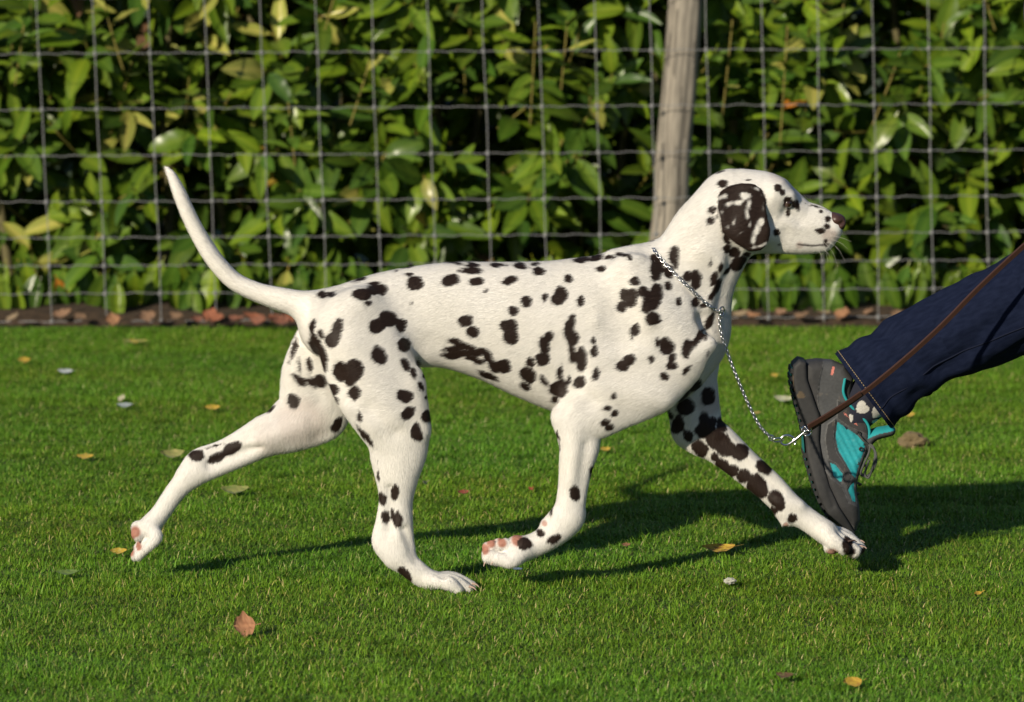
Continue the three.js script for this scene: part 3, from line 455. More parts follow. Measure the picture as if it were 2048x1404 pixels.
// how dark the coat is at a point (0 white .. 1 dark)
const cellS = .06, spotGrid = new Map();
for (const s of spots) for (let i = Math.floor((s.p.x - s.R) / cellS); i <= Math.floor((s.p.x + s.R) / cellS); i++) for (let j = Math.floor((s.p.y - s.R) / cellS) - 1; j <= Math.floor((s.p.y + s.R) / cellS) + 1; j++) { const key = i * 1000 + j; if (!spotGrid.has(key)) spotGrid.set(key, []); spotGrid.get(key).push(s); }
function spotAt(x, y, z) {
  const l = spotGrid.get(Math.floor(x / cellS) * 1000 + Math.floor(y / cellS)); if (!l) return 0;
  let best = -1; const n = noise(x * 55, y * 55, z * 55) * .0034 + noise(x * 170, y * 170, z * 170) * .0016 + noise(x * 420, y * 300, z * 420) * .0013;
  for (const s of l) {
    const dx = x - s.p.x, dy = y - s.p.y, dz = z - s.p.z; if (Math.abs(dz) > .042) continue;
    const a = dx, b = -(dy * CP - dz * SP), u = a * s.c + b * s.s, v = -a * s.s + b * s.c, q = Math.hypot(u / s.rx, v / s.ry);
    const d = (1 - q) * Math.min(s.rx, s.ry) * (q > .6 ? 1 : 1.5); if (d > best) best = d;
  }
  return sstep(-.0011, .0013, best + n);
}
const pinks = [[-.035, 272, 1062, 15, 1], [-.035, 263, 1070, 13, 1], [-.03, 258, 1107, 14, 1], [-.025, 276, 1094, 11, 1], [.06, 1034, 1076, 16, 1], [.07, 1004, 1084, 13, 1], [.06, 982, 1086, 13, 1], [.06, 969, 1097, 14, 1], [.065, 1089, 1046, 8, .8], [-.04, 1572, 1050, 8, .8], [-.035, 1664, 1106, 17, .9], [-.04, 1700, 1114, 9, .6], [-.02, 600, 850, 70, .2], [-.02, 545, 880, 50, .14], [-.03, 1420, 810, 30, .25], [.03, 1560, 350, 25, .12], [.02, 1660, 470, 20, .3], [.02, 1600, 490, 10, .3]].map(([z, x, y, r, w]) => { const p = at(x, y, z); return [p.x, p.y, r * PX, w, z]; });
const lips = [[1598, 489, 1626, 492], [1626, 492, 1658, 489]].map(([a, b, c, d]) => { const p = at(a, b, .026), q = at(c, d, .022); return [p.x, p.y, q.x, q.y]; });
function coatColor(x, y, z, nz, out) {
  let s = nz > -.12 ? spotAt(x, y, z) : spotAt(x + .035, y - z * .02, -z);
  const ed = earDark(x, y, z); if (ed >= 0) s = ed;
  const m = .5 + .5 * noise(x * 14, y * 14, z * 14), f = 1 + .05 * noise(x * 300, y * 120, z * 300);
  let r = (.80 + .02 * m) * f, g = (.775 + .025 * m) * f, b = (.72 + .05 * m) * f, pk = 0;
  for (const [qx, qy, qr, w, qz] of pinks) { const d = Math.hypot(x - qx, y - qy, Math.max(0, Math.abs(z - qz) - .03)) / qr; if (d < 1) pk = Math.max(pk, w * sstep(1, .5, d)); }
  const pn = 1 + .3 * noise(x * 260, y * 260, z * 260); r = lerp(r, .36 * pn, pk); g = lerp(g, .165 * pn, pk); b = lerp(b, .12 * pn, pk);
  for (const [ax, ay, bx, by] of lips) { const t = clamp(((x - ax) * (bx - ax) + (y - ay) * (by - ay)) / ((bx - ax) ** 2 + (by - ay) ** 2), 0, 1), d = Math.hypot(x - lerp(ax, bx, t), y - lerp(ay, by, t)); if (d < .0024) s = Math.max(s, .85 * sstep(.0024, .0011, d)); }
  out[0] = lerp(r, .026, s); out[1] = lerp(g, .015, s); out[2] = lerp(b, .011, s); return s;
}
{
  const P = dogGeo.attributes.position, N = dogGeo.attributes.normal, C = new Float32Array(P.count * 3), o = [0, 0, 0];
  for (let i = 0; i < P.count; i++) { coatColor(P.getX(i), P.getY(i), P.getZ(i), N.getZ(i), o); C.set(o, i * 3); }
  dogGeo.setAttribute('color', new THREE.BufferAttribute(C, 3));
}
const dog = thing('dog', 'white dalmatian with dark brown spots trotting across the lawn on a leash', 'dog');
const coatMat = new THREE.MeshPhysicalMaterial({ vertexColors: true, roughness: .6, specularIntensity: .5 });
part('body', dogGeo, coatMat, dog);
{
  const nb = new Body(), g = nb.group(5 * PX, 4 * PX);
  nb.chain(g, [[1665, 438, 14, 0, 1.05], [1678, 442, 13.5, 0, 1.1], [1681, 451, 10, 0, 1.2]]); nb.chain(g, [[1672, 440, 10, .009, 1], [1680, 447, 10, .008, 1]]); nb.chain(g, [[1672, 440, 10, -.009, 1], [1680, 447, 10, -.008, 1]]);
  for (const z of [.013, -.013]) nb.bump(at(1684, 446, z), at(1678, 450, z * 1.25), 3.2 * PX, -4.5 * PX);
  nb.bump(at(1692, 440, 0), at(1688, 462, 0), 2 * PX, -2 * PX);
  const c = at(1676, 443, 0), ng = nb.mesh(new THREE.Vector3(c.x - .03, c.y - .03, -.034), new THREE.Vector3(c.x + .03, c.y + .03, .034), .0011, 2), P = ng.attributes.position, C = new Float32Array(P.count * 3);
  for (let i = 0; i < P.count; i++) { const n = 1 + .35 * noise(P.getX(i) * 900, P.getY(i) * 900, P.getZ(i) * 900); C.set([.062 * n, .03 * n, .024 * n], i * 3); }
  ng.setAttribute('color', new THREE.BufferAttribute(C, 3));
  part('nose', ng, new THREE.MeshPhysicalMaterial({ vertexColors: true, roughness: .42 }), dog);
}
{ // eyes, one on each side of the head
  const eyeMat = new THREE.MeshPhysicalMaterial({ vertexColors: true, roughness: .12, clearcoat: 1, clearcoatRoughness: .04 });
  for (const s of [1, -1]) {
    const g = new THREE.SphereGeometry(.0086, 28, 20).rotateX(Math.PI / 2 * s), P = g.attributes.position, C = []; 
    for (let i = 0; i < P.count; i++) { const d = Math.hypot(P.getX(i) - .0015, P.getY(i)) / .0086, z = P.getZ(i) * s; C.push(...(z > 0 && d < .36 ? [.004, .003, .003] : z > 0 && d < .8 ? [.032, .015, .009] : [.07, .045, .04])); }
    g.setAttribute('color', new THREE.Float32BufferAttribute(C, 3));
    const h = dogBody.hit(1576, 407, .2), m = part('eye', g, eyeMat, dog); m.position.set(h.x, h.y, s * (h.z - .0058)); m.rotation.y = s * .55;
  }
}
{ // claws
  const claw = (x, y, z, dx, dy, L, m) => { const p = at(x, y, z), d = new THREE.Vector3(dx, -dy, 0).normalize(), e = new THREE.Vector3(0, -1, 0); part('claw', tubeAlong([p.clone().addScaledVector(d, -.004), p.clone().addScaledVector(d, L * .5), p.clone().addScaledVector(d, L).addScaledVector(e, L * .35)], (t) => .0022 * (1 - .85 * t) + .0003, 8, 8), m, dog); };
  const horn = std(.5, .36, .3, .4), dark = std(.05, .03, .025, .4);
  claw(1716, 1082, -.058, 1, -.1, .012, horn); claw(1722, 1092, -.05, 1, .1, .01, horn); claw(1700, 1082, -.028, 1, -.2, .013, dark); claw(1712, 1098, -.04, 1, .2, .01, dark);
  claw(972, 1122, .07, -.6, 1, .008, horn); claw(990, 1122, .085, -1, .5, .008, horn);
  claw(948, 1168, .066, 1, .3, .01, horn); claw(942, 1174, .08, 1, .3, .01, horn); claw(936, 1164, .04, 1, .3, .01, horn);
}
{ // whiskers
  const wm = std(.75, .72, .66, .5);
  for (const s of [1, -1]) for (const [x, y, dx, dy, L] of [[1662, 478, .8, .5, .035], [1656, 482, .7, .9, .04], [1648, 484, .5, 1, .045], [1640, 478, .3, 1, .04], [1666, 472, 1, .3, .03], [1636, 498, .3, 1, .022], [1646, 498, .6, .8, .02]]) {
    const p = dogBody.hit(x, y, .2); if (!p) continue; p.z *= s; const q = p.clone().add(new THREE.Vector3(dx * L * .6, -dy * L * .35, s * L * .45)), r = p.clone().add(new THREE.Vector3(dx * L, -dy * L * .9, s * L * .6));
    part('whisker', tubeAlong([p, q, r], (t) => .00017 * (1 - .7 * t), 8, 5), wm, dog);
  }
}
{ // the short coat: fine hairs lying along the body
  const P = dogGeo.attributes.position, N = dogGeo.attributes.normal, IX = dogGeo.index.array, nT = IX.length / 3, acc = new Float32Array(nT); let sum = 0;
  const a = new THREE.Vector3(), b = new THREE.Vector3(), c = new THREE.Vector3(), n = new THREE.Vector3(), d = new THREE.Vector3(), e = new THREE.Vector3(), p = new THREE.Vector3();
  for (let t = 0; t < nT; t++) { a.fromBufferAttribute(P, IX[t * 3]); b.fromBufferAttribute(P, IX[t * 3 + 1]); c.fromBufferAttribute(P, IX[t * 3 + 2]); sum += b.sub(a).cross(c.sub(a)).length(); acc[t] = sum; }
  const HN = 370000, HP = new Float32Array(HN * 9), HNm = new Float32Array(HN * 9), HC = new Float32Array(HN * 9), o = [0, 0, 0], noseX = at(1660, 440).x; let k = 0, t = 0;
  for (let i = 0; i < HN; i++) {
    const target = (i + rnd()) / HN * sum; while (t < nT - 1 && acc[t] < target) t++;
    let u = rnd(), v = rnd(); if (u + v > 1) { u = 1 - u; v = 1 - v; }
    a.fromBufferAttribute(P, IX[t * 3]); b.fromBufferAttribute(P, IX[t * 3 + 1]); c.fromBufferAttribute(P, IX[t * 3 + 2]); p.copy(a).addScaledVector(b.clone().sub(a), u).addScaledVector(c.clone().sub(a), v); n.fromBufferAttribute(N, IX[t * 3]);
    let bare = 0; for (const [qx, qy, qr, w] of pinks) if (w > .7 && Math.hypot(p.x - qx, p.y - qy) < qr * .75) bare = 1; if (bare || (p.x > noseX && p.y > at(0, 460).y)) continue;
    const leg = sstep(.34, .26, p.y), head = sstep(at(1420, 0).x, at(1500, 0).x, p.x) * sstep(.5, .56, p.y), w = noise(p.x * 9, p.y * 9, p.z * 9) * .5;
    d.set(lerp(-.95, -.15, leg) - head * .2 + rr(-.25, .25), lerp(-.32, -1, leg) + w + rr(-.25, .25), w * .4 + rr(-.2, .2)); if (p.x < at(620, 0).x && p.y > .42) d.set(-1, .5 + rr(-.3, .3), rr(-.2, .2));
    d.addScaledVector(n, -d.dot(n)).normalize(); e.copy(d).cross(n).normalize();
    const L = lerp(.0105, .007, Math.max(leg, head)) * rr(.7, 1.3), W = .00034;
    coatColor(p.x, p.y, p.z, n.z, o); const f = rr(.88, 1.08), jx = rr(-.11, .11), jy = rr(-.11, .11), jz = rr(-.11, .11), q = k * 9;
    for (let m = 0; m < 3; m++) { const al = m < 2 ? -L * .3 : L * .7, wd = m === 0 ? -W : m === 1 ? W : 0, h = m < 2 ? -.0003 : L * .13 + .0003; HP[q + m * 3] = p.x + d.x * al + e.x * wd + n.x * h; HP[q + m * 3 + 1] = p.y + d.y * al + e.y * wd + n.y * h; HP[q + m * 3 + 2] = p.z + d.z * al + e.z * wd + n.z * h; HNm[q + m * 3] = n.x - d.x * .22 + jx; HNm[q + m * 3 + 1] = n.y - d.y * .22 + jy; HNm[q + m * 3 + 2] = n.z - d.z * .22 + jz; HC[q + m * 3] = o[0] * f; HC[q + m * 3 + 1] = o[1] * f; HC[q + m * 3 + 2] = o[2] * f; }
    k++;
  }
  const g = new THREE.BufferGeometry(); g.setAttribute('position', new THREE.BufferAttribute(HP.subarray(0, k * 9), 3)); g.setAttribute('normal', new THREE.BufferAttribute(HNm.subarray(0, k * 9), 3)); g.setAttribute('color', new THREE.BufferAttribute(HC.subarray(0, k * 9), 3));
  const fur = part('fur', g, new THREE.MeshPhysicalMaterial({ vertexColors: true, roughness: .5, specularIntensity: .45, side: THREE.DoubleSide }), dog); fur.userData.kind = 'stuff';
}
// ---------------------------------------------------------------- the handler
const person = thing('person', 'person in dark blue jeans and grey and teal shoe striding ahead with the leash', 'person');
const ZP = -.18, pz = mpp(ZP);
// a sleeve of cloth: stations [px, py, half width px, z, lateral scale], rings square to the path
function sleeve(st, nr, ns, bend, open0) {
  const n = st.length, S = st.map(([x, y, r, z, s = .85]) => { const p = at(x, y, z); return [p.x, p.y, p.z, r * mpp(z), s]; });
  const cr = (a, b, c, d, t) => { const m0 = (c - a) / 2, m1 = (d - b) / 2, t2 = t * t, t3 = t2 * t; return (2 * t3 - 3 * t2 + 1) * b + (t3 - 2 * t2 + t) * m0 + (3 * t2 - 2 * t3) * c + (t3 - t2) * m1; };
  const Q = []; for (let i = 0; i + 1 < n; i++) for (let k = 0; k < ns; k++) Q.push(S[i].map((v, c) => cr(i ? S[i - 1][c] : 2 * v - S[i + 1][c], v, S[i + 1][c], i + 2 < n ? S[i + 2][c] : 2 * S[i + 1][c] - v, k / ns))); Q.push(S[n - 1]);
  const P = [], UV = [], IX = []; let len = 0, rings = [];
  for (let i = 0; i < Q.length; i++) {
    const q = new THREE.Vector3(...Q[i]), t = new THREE.Vector3(...Q[Math.min(i + 1, Q.length - 1)]).sub(new THREE.Vector3(...Q[Math.max(i - 1, 0)])).normalize(), Z = new THREE.Vector3(0, 0, 1), a = t.clone().cross(Z).normalize(), b = a.clone().cross(t).normalize(); if (i) len += q.distanceTo(new THREE.Vector3(...Q[i - 1]));
    rings.push({ q, a, b, t, r: Q[i][3], s: Q[i][4], len });
  }
  const at2 = (R, w, off) => { const r = R.r + off + bend(R.len, w, R); return R.q.clone().addScaledVector(R.a, Math.cos(w) * r).addScaledVector(R.b, Math.sin(w) * r * R.s); };
  const list = open0 ? [[rings[3], -.004], [rings[1], -.004], [rings[0], -.0035], ...rings.map((R) => [R, 0])] : rings.map((R) => [R, 0]);
  list.forEach(([R, off], i) => { for (let j = 0; j <= nr; j++) { const w = j / nr * 6.28318, p = at2(R, w, off); P.push(p.x, p.y, p.z); UV.push(j / nr * .52, R.len + (off ? -.01 : 0)); } });
  for (let i = 0; i + 1 < list.length; i++) for (let j = 0; j < nr; j++) { const a = i * (nr + 1) + j; IX.push(a, a + nr + 2, a + 1, a, a + nr + 1, a + nr + 2); }
  const g = new THREE.BufferGeometry(); g.setAttribute('position', new THREE.Float32BufferAttribute(P, 3)); g.setAttribute('uv', new THREE.Float32BufferAttribute(UV, 2)); g.setIndex(IX); g.computeVertexNormals();
  const N = g.attributes.normal; for (let i = 0; i < list.length; i++) { const a = i * (nr + 1), b = a + nr; for (const m of ['X', 'Y', 'Z']) { const v = (N['get' + m](a) + N['get' + m](b)) / 2; N['set' + m](a, v); N['set' + m](b, v); } }
  return { g, rings, at2 };
}
const denimTex = pixelTexture(512, 512, (i, j) => { const tw = ((i + j * 2) % 6 < 3 ? .012 : -.012), n = noise(i * .05, j * .02, 2) * .03 + noise(i * .3, j * .3, 7) * .02 + (rnd() - .5) * .035; return [.08 + tw + n, .108 + tw + n, .19 + tw * 1.3 + n * 1.2]; });
denimTex.repeat.set(6, 6);
const denim = new THREE.MeshPhysicalMaterial({ map: denimTex, roughness: .9, specularIntensity: .18, side: THREE.DoubleSide });
const creases = (l, w, R) => { const f = Math.exp(-l * l / .012), k = Math.exp(-Math.pow((l - .1) / .05, 2)); return .012 * f * noise(l * 26, Math.cos(w) * 1.4, Math.sin(w) * 1.4) + .016 * k * noise(l * 22 + w * .6, Math.cos(w) * 1.1, 3) + .01 * noise(l * 7 + Math.cos(w) * 1.5, Math.sin(w) * 2, 5) + .004 * noise(l * 24, Math.cos(w) * 4, Math.sin(w) * 4) + (l < .004 ? 0 : l < .022 ? .0012 : 0); };
const trail = sleeve([[1725, 781, 92, -.18, .8], [1740, 770, 91, -.18, .8], [1785, 738, 86, -.18, .82], [1845, 699, 80, -.18, .84], [1955, 646, 88, -.18, .86], [2068, 592, 95, -.18, .86], [2135, 545, 98, -.18, .88], [2172, 440, 95, -.18, .92], [2195, 280, 104, -.18, .95], [2215, 120, 118, -.19, .95], [2220, 60, 122, -.22, 1]], 72, 10, creases, true);
const lead = sleeve([[2520, 985, 82, -.38, .85], [2512, 950, 78, -.38, .85], [2480, 720, 74, -.38, .9], [2440, 520, 84, -.38, .92], [2370, 380, 92, -.38, .95], [2270, 160, 114, -.36, .95], [2225, 60, 122, -.34, 1]], 48, 8, creases, true);
const jeans = part('jeans', mergeGeometries([trail.g, lead.g]), denim, person);
{ // hem stitches and the outer seam
  const stitch = [], m = new THREE.Matrix4(), thread = std(.28, .21, .11, .85), box = new THREE.BoxGeometry(.0034, .0011, .0011), R = trail.rings;
  for (let j = 0; j < 96; j++) { const w = j / 96 * 6.283, p = trail.at2(R[6], w, .0006), q = trail.at2(R[6], w + .05, .0006), d = q.clone().sub(p).normalize(), z = trail.at2(R[6], w, .01).sub(p).normalize(), y = z.clone().cross(d); m.makeBasis(d, y, z).setPosition(p); stitch.push(box.clone().applyMatrix4(m)); }
  const st = part('hem_stitching', mergeGeometries(stitch), thread, jeans); st.userData.label = 'tan stitching along the trouser hem';
  part('side_seam', tubeAlong(R.filter((_, i) => i % 2 === 0 && i > 1 && i < 66).map((r) => trail.at2(r, -5.15 + .2 * r.len, .0005)), .0013, 140, 6), phys(.012, .015, .03, .95, { specularIntensity: .1 }), jeans);
}
// shoes: a flat outline given width, with rounded edges
function slab(body, g, pts, z, half, R, cut) {
  const poly = pts.map(([x, y]) => { const p = at(x, y, z); return [p.x, p.y]; }), c = new THREE.Vector3(); poly.forEach(([x, y]) => { c.x += x / poly.length; c.y += y / poly.length; }); c.z = z; let rad = 0; poly.forEach(([x, y]) => { rad = Math.max(rad, Math.hypot(x - c.x, y - c.y)); });
  body.custom(g, c, rad + .06, (x, y, zz) => {
    let d2 = 1e9, inside = false;
    for (let i = 0, j = poly.length - 1; i < poly.length; j = i++) { const [x0, y0] = poly[j], [x1, y1] = poly[i], ex = x1 - x0, ey = y1 - y0, wx = x - x0, wy = y - y0, t = clamp((wx * ex + wy * ey) / (ex * ex + ey * ey), 0, 1), bx = wx - ex * t, by = wy - ey * t; d2 = Math.min(d2, bx * bx + by * by); if ((y0 > y) !== (y1 > y) && x < x0 + (y - y0) / (y1 - y0) * ex) inside = !inside; }
    const d = (inside ? -1 : 1) * Math.sqrt(d2), h = typeof half === 'function' ? half(x, y) : half, a = d + R, b = Math.abs(zz - z) - h + R; return Math.min(Math.max(a, b), 0) + Math.hypot(Math.max(a, 0), Math.max(b, 0)) - R;
  });
}
const inPoly = (poly, x, y) => { let c = false; for (let i = 0, j = poly.length - 1; i < poly.length; j = i++) { const [x0, y0] = poly[j], [x1, y1] = poly[i]; if ((y0 > y) !== (y1 > y) && x < x0 + (y - y0) / (y1 - y0) * (x1 - x0)) c = !c; } return c; };
function polyDist(poly, x, y) { let d2 = 1e9; for (let i = 0, j = poly.length - 1; i < poly.length; j = i++) { const [x0, y0] = poly[j], [x1, y1] = poly[i], ex = x1 - x0, ey = y1 - y0, wx = x - x0, wy = y - y0, t = clamp((wx * ex + wy * ey) / (ex * ex + ey * ey), 0, 1), bx = wx - ex * t, by = wy - ey * t; d2 = Math.min(d2, bx * bx + by * by); } return (inPoly(poly, x, y) ? -1 : 1) * Math.sqrt(d2); }
const heel = at(1600, 760, ZP), toe = at(1690, 1050, ZP);
const along = (x, y) => clamp(((x - heel.x) * (toe.x - heel.x) + (y - heel.y) * (toe.y - heel.y)) / heel.distanceToSquared(toe), -.2, 1.2);
const soleHalf = (x, y) => { const u = along(x, y); return (.034 + .012 * sstep(.35, .72, u)) * (1 - .28 * sstep(.85, 1.05, u)); };
function makeShoe() {
  const shoe = new THREE.Group(); shoe.name = 'shoe';
  const outline = [[1608, 722], [1634, 718], [1663, 720], [1688, 730], [1706, 756], [1702, 785], [1708, 806], [1724, 826], [1738, 844], [1741, 860], [1738, 886], [1731, 905], [1721, 931], [1713, 957], [1711, 979], [1717, 1012], [1719, 1036], [1711, 1058], [1703, 1064], [1690, 1040], [1668, 1006], [1650, 966], [1637, 922], [1630, 877], [1632, 829], [1618, 789], [1606, 754]];
  const wp = (l) => l.map(([x, y]) => { const p = at(x, y, ZP + .04); return [p.x, p.y]; });
  const teal = [wp([[1674, 842], [1736, 884], [1730, 905], [1721, 929], [1712, 961], [1702, 950], [1692, 930], [1676, 904], [1670, 877]]), wp([[1657, 922], [1672, 928], [1688, 948], [1683, 968], [1666, 953]]), wp([[1709, 962], [1711, 984], [1714, 1008], [1703, 1003], [1694, 980], [1700, 968]])];
  const grey = [wp([[1608, 722], [1634, 718], [1650, 722], [1640, 760], [1636, 800], [1640, 829], [1618, 789], [1606, 754]]), wp([[1690, 1040], [1668, 1006], [1648, 960], [1640, 925], [1662, 955], [1684, 972], [1698, 1004], [1717, 1014], [1719, 1036], [1711, 1058]]), wp([[1655, 850], [1672, 838], [1668, 880], [1674, 905], [1692, 932], [1702, 952], [1694, 972], [1684, 962], [1688, 948], [1672, 927], [1656, 918], [1650, 880]]), wp([[1676, 800], [1700, 815], [1733, 850], [1737, 872], [1700, 856], [1674, 838]])];
  const pink = [wp([[1666, 735], [1671, 736], [1667, 752], [1662, 751]]), wp([[1688, 826], [1694, 830], [1696, 835], [1690, 831]]), wp([[1698, 834], [1704, 839], [1706, 844], [1700, 840]]), wp([[1708, 843], [1714, 848], [1716, 853], [1710, 849]])];
  const ub = new Body(), g = ub.group(.004, .004);
  const half = (x, y) => { const u = along(x, y), d = polyDist(wp(outline), x, y); return soleHalf(x, y) - .003; };
  const prof = wp(outline);
  slab(ub, g, outline, ZP, (x, y) => { const u = along(x, y), h = clamp((x - lerp(heel.x, toe.x, u)) / .1, 0, 1); let w = soleHalf(x, y) * (1 - .3 * h); for (const q of grey) if (inPoly(q, x, y)) w += .0014; for (const q of teal) if (inPoly(q, x, y)) w -= .0012 + .0006 * Math.sin(x * 520 + y * 260); return w; }, .017);
  const c = at(1662, 890, ZP), um = ub.mesh(new THREE.Vector3(c.x - .075, c.y - .18, ZP - .06), new THREE.Vector3(c.x + .085, c.y + .18, ZP + .06), .0015, 1), P = um.attributes.position, C = new Float32Array(P.count * 3);
  for (let i = 0; i < P.count; i++) {
    const x = P.getX(i), y = P.getY(i), n = 1 + .22 * noise(x * 240, y * 240, P.getZ(i) * 240) + .2 * noise(x * 40, y * 40, 3); let k = [.062, .064, .068];
    for (const q of grey) { const d = polyDist(q, x, y); if (d < 0) k = d > -.0012 ? [.095, .095, .096] : [.034, .034, .036]; }
    for (const q of teal) if (inPoly(q, x, y)) { const st = polyDist(q, x, y) > -.0018; k = st ? [.05, .055, .06] : [.012, .29, .33]; }
    for (const q of pink) if (inPoly(q, x, y)) k = [.62, .2, .16];
    const dust = noise(x * 90, y * 60, 9); if (dust > .52) k = [k[0] + .03, k[1] + .022, k[2] + .014];
    C.set(k.map((v) => v * n), i * 3);
  }
  um.setAttribute('color', new THREE.BufferAttribute(C, 3));
  part('upper', um, std(1, 1, 1, .75, { vertexColors: true }), shoe);
  // sole
  const sb = new Body(), sg = sb.group(.003, .003);
  slab(sb, sg, [[1597, 716], [1610, 720], [1612, 754], [1624, 789], [1638, 829], [1636, 877], [1643, 922], [1656, 966], [1674, 1005], [1696, 1040], [1708, 1062], [1696, 1068], [1676, 1054], [1652, 1023], [1634, 988], [1621, 948], [1610, 904], [1608, 877], [1602, 842], [1590, 798], [1582, 754], [1584, 727]], ZP, (x, y) => soleHalf(x, y) + .004, .006);
  for (const [a, b] of [[[1600, 760], [1640, 850]], [[1618, 800], [1634, 900]], [[1630, 900], [1668, 1010]]]) for (const s of [1, -1]) sb.bump(at(...a, ZP + s * .046), at(...b, ZP + s * .05), .0028, -.0022);
  const sc = sb.mesh(new THREE.Vector3(c.x - .1, c.y - .185, ZP - .066), new THREE.Vector3(c.x + .06, c.y + .19, ZP + .066), .0021, 1), SP2 = sc.attributes.position, SC = new Float32Array(SP2.count * 3);
  for (let i = 0; i < SP2.count; i++) { const x = SP2.getX(i), y = SP2.getY(i), n = 1 + .3 * noise(x * 120, y * 120, SP2.getZ(i) * 120), mud = noise(x * 70, y * 45, SP2.getZ(i) * 30 + 4) > .46; SC.set(mud ? [.09, .065, .038] : [.026 * n, .026 * n, .027 * n], i * 3); }
  sc.setAttribute('color', new THREE.BufferAttribute(SC, 3));
  const sole = part('sole', sc, std(1, 1, 1, .7, { vertexColors: true }), shoe);
  // tread: teal base layer and rubber lugs
  const edge = [[1584, 730], [1581, 754], [1589, 798], [1601, 842], [1607, 877], [1609, 904], [1620, 948], [1633, 988], [1651, 1023], [1672, 1052]].map(([x, y]) => at(x, y, ZP)), ec = new THREE.CatmullRomCurve3(edge), rubber = std(.02, .02, .021, .75), tealMat = std(.012, .2, .2, .6);
  for (let i = 0; i < 22; i++) {
    const t = (i + .5) / 22; if (Math.abs(t - .46) < .04) continue; const p = ec.getPointAt(t), d = ec.getTangentAt(t), n = new THREE.Vector3(d.y, -d.x, 0).multiplyScalar(d.y < 0 ? 1 : 1), w = soleHalf(p.x, p.y);
    for (const s of [1, -1]) { const m = part('tread_lug', lugGeo, rubber, sole); m.position.copy(p).addScaledVector(n, .0005); m.position.z = ZP + s * (w - .014); m.rotation.z = Math.atan2(d.y, d.x); m.scale.set(1, 1, 1 + .1 * (i % 2)); }
  }
  { const pts = []; for (let i = 0; i <= 40; i++) pts.push(ec.getPointAt(i / 40)); const gT = grid(40, 1, (u, v) => { const p = pts[Math.round(u * 40)], w = soleHalf(p.x, p.y) - .001; return new THREE.Vector3(p.x - .0018, p.y - .0004, ZP + (v * 2 - 1) * w); }); part('outsole', gT, std(.012, .2, .2, .6, { side: THREE.DoubleSide }), sole); }
  // collar rim, tongue, lining
  part('collar_rim', tubeAlong([[1690, 757], [1687, 785], [1697, 806], [1718, 829], [1734, 846], [1739, 862], [1737, 876]].map(([x, y], i) => at(x, y, ZP + .033 - .002 * i)), .0026, 40, 8), std(.012, .3, .33, .7), shoe);
  const tb = new Body(), tg = tb.group(.003, .003); tb.chain(tg, [[1726, 905, 9, ZP + .004, 2.2], [1744, 872, 12, ZP + .004, 2.4], [1780, 861, 11, ZP + .004, 2.4]]);
  const tc = at(1752, 878, ZP), tm = tb.mesh(new THREE.Vector3(tc.x - .06, tc.y - .05, ZP - .045), new THREE.Vector3(tc.x + .06, tc.y + .05, ZP + .055), .0022, 1), TP = tm.attributes.position, TC = [], tn = tm.attributes.normal; for (let i = 0; i < TP.count; i++) TC.push(...(tn.getY(i) > .35 ? [.012, .29, .33] : [.045, .047, .05])); tm.setAttribute('color', new THREE.Float32BufferAttribute(TC, 3)); part('tongue', tm, std(1, 1, 1, .8, { vertexColors: true }), shoe);
  const laceMat = std(.07, .075, .07, .85);
  for (let i = 0; i < 6; i++) { const t = i / 5, x = lerp(1734, 1712, t), y = lerp(890, 985, t); part('lace', tubeAlong([at(x - 8, y - 2, ZP + .03), at(x + 2, y + 1, ZP + .02), at(x + 5, y + 3, ZP), at(x + 2, y + 4, ZP - .02)], .0022, 16, 7), laceMat, shoe); }
  const bow = (l) => part('lace', tubeAlong(l.map(([x, y, z]) => at(x, y, ZP + z)), .0021, 50, 7), laceMat, shoe);
  bow([[1738, 890, .03], [1750, 902, .04], [1752, 925, .045], [1742, 945, .04], [1730, 953, .036], [1722, 948, .036], [1728, 928, .04], [1738, 905, .036], [1740, 890, .03]]);
  bow([[1738, 888, .025], [1746, 893, .034], [1750, 912, .04], [1744, 938, .046], [1736, 956, .042], [1730, 950, .04], [1738, 920, .044]]); bow([[1716, 868, .036], [1726, 880, .035], [1738, 890, .028]]);
  for (const [x, y] of [[1716, 866], [1722, 898], [1714, 926], [1706, 952]]) { const m = part('eyelet', new THREE.TorusGeometry(.003, .0012, 6, 14), std(.02, .02, .02, .5), shoe); m.position.copy(at(x, y, ZP + .0335)); }
  return shoe;
}
const lugGeo = new THREE.BoxGeometry(.0085, .0062, .026);
const shoe = makeShoe(); person.add(shoe);
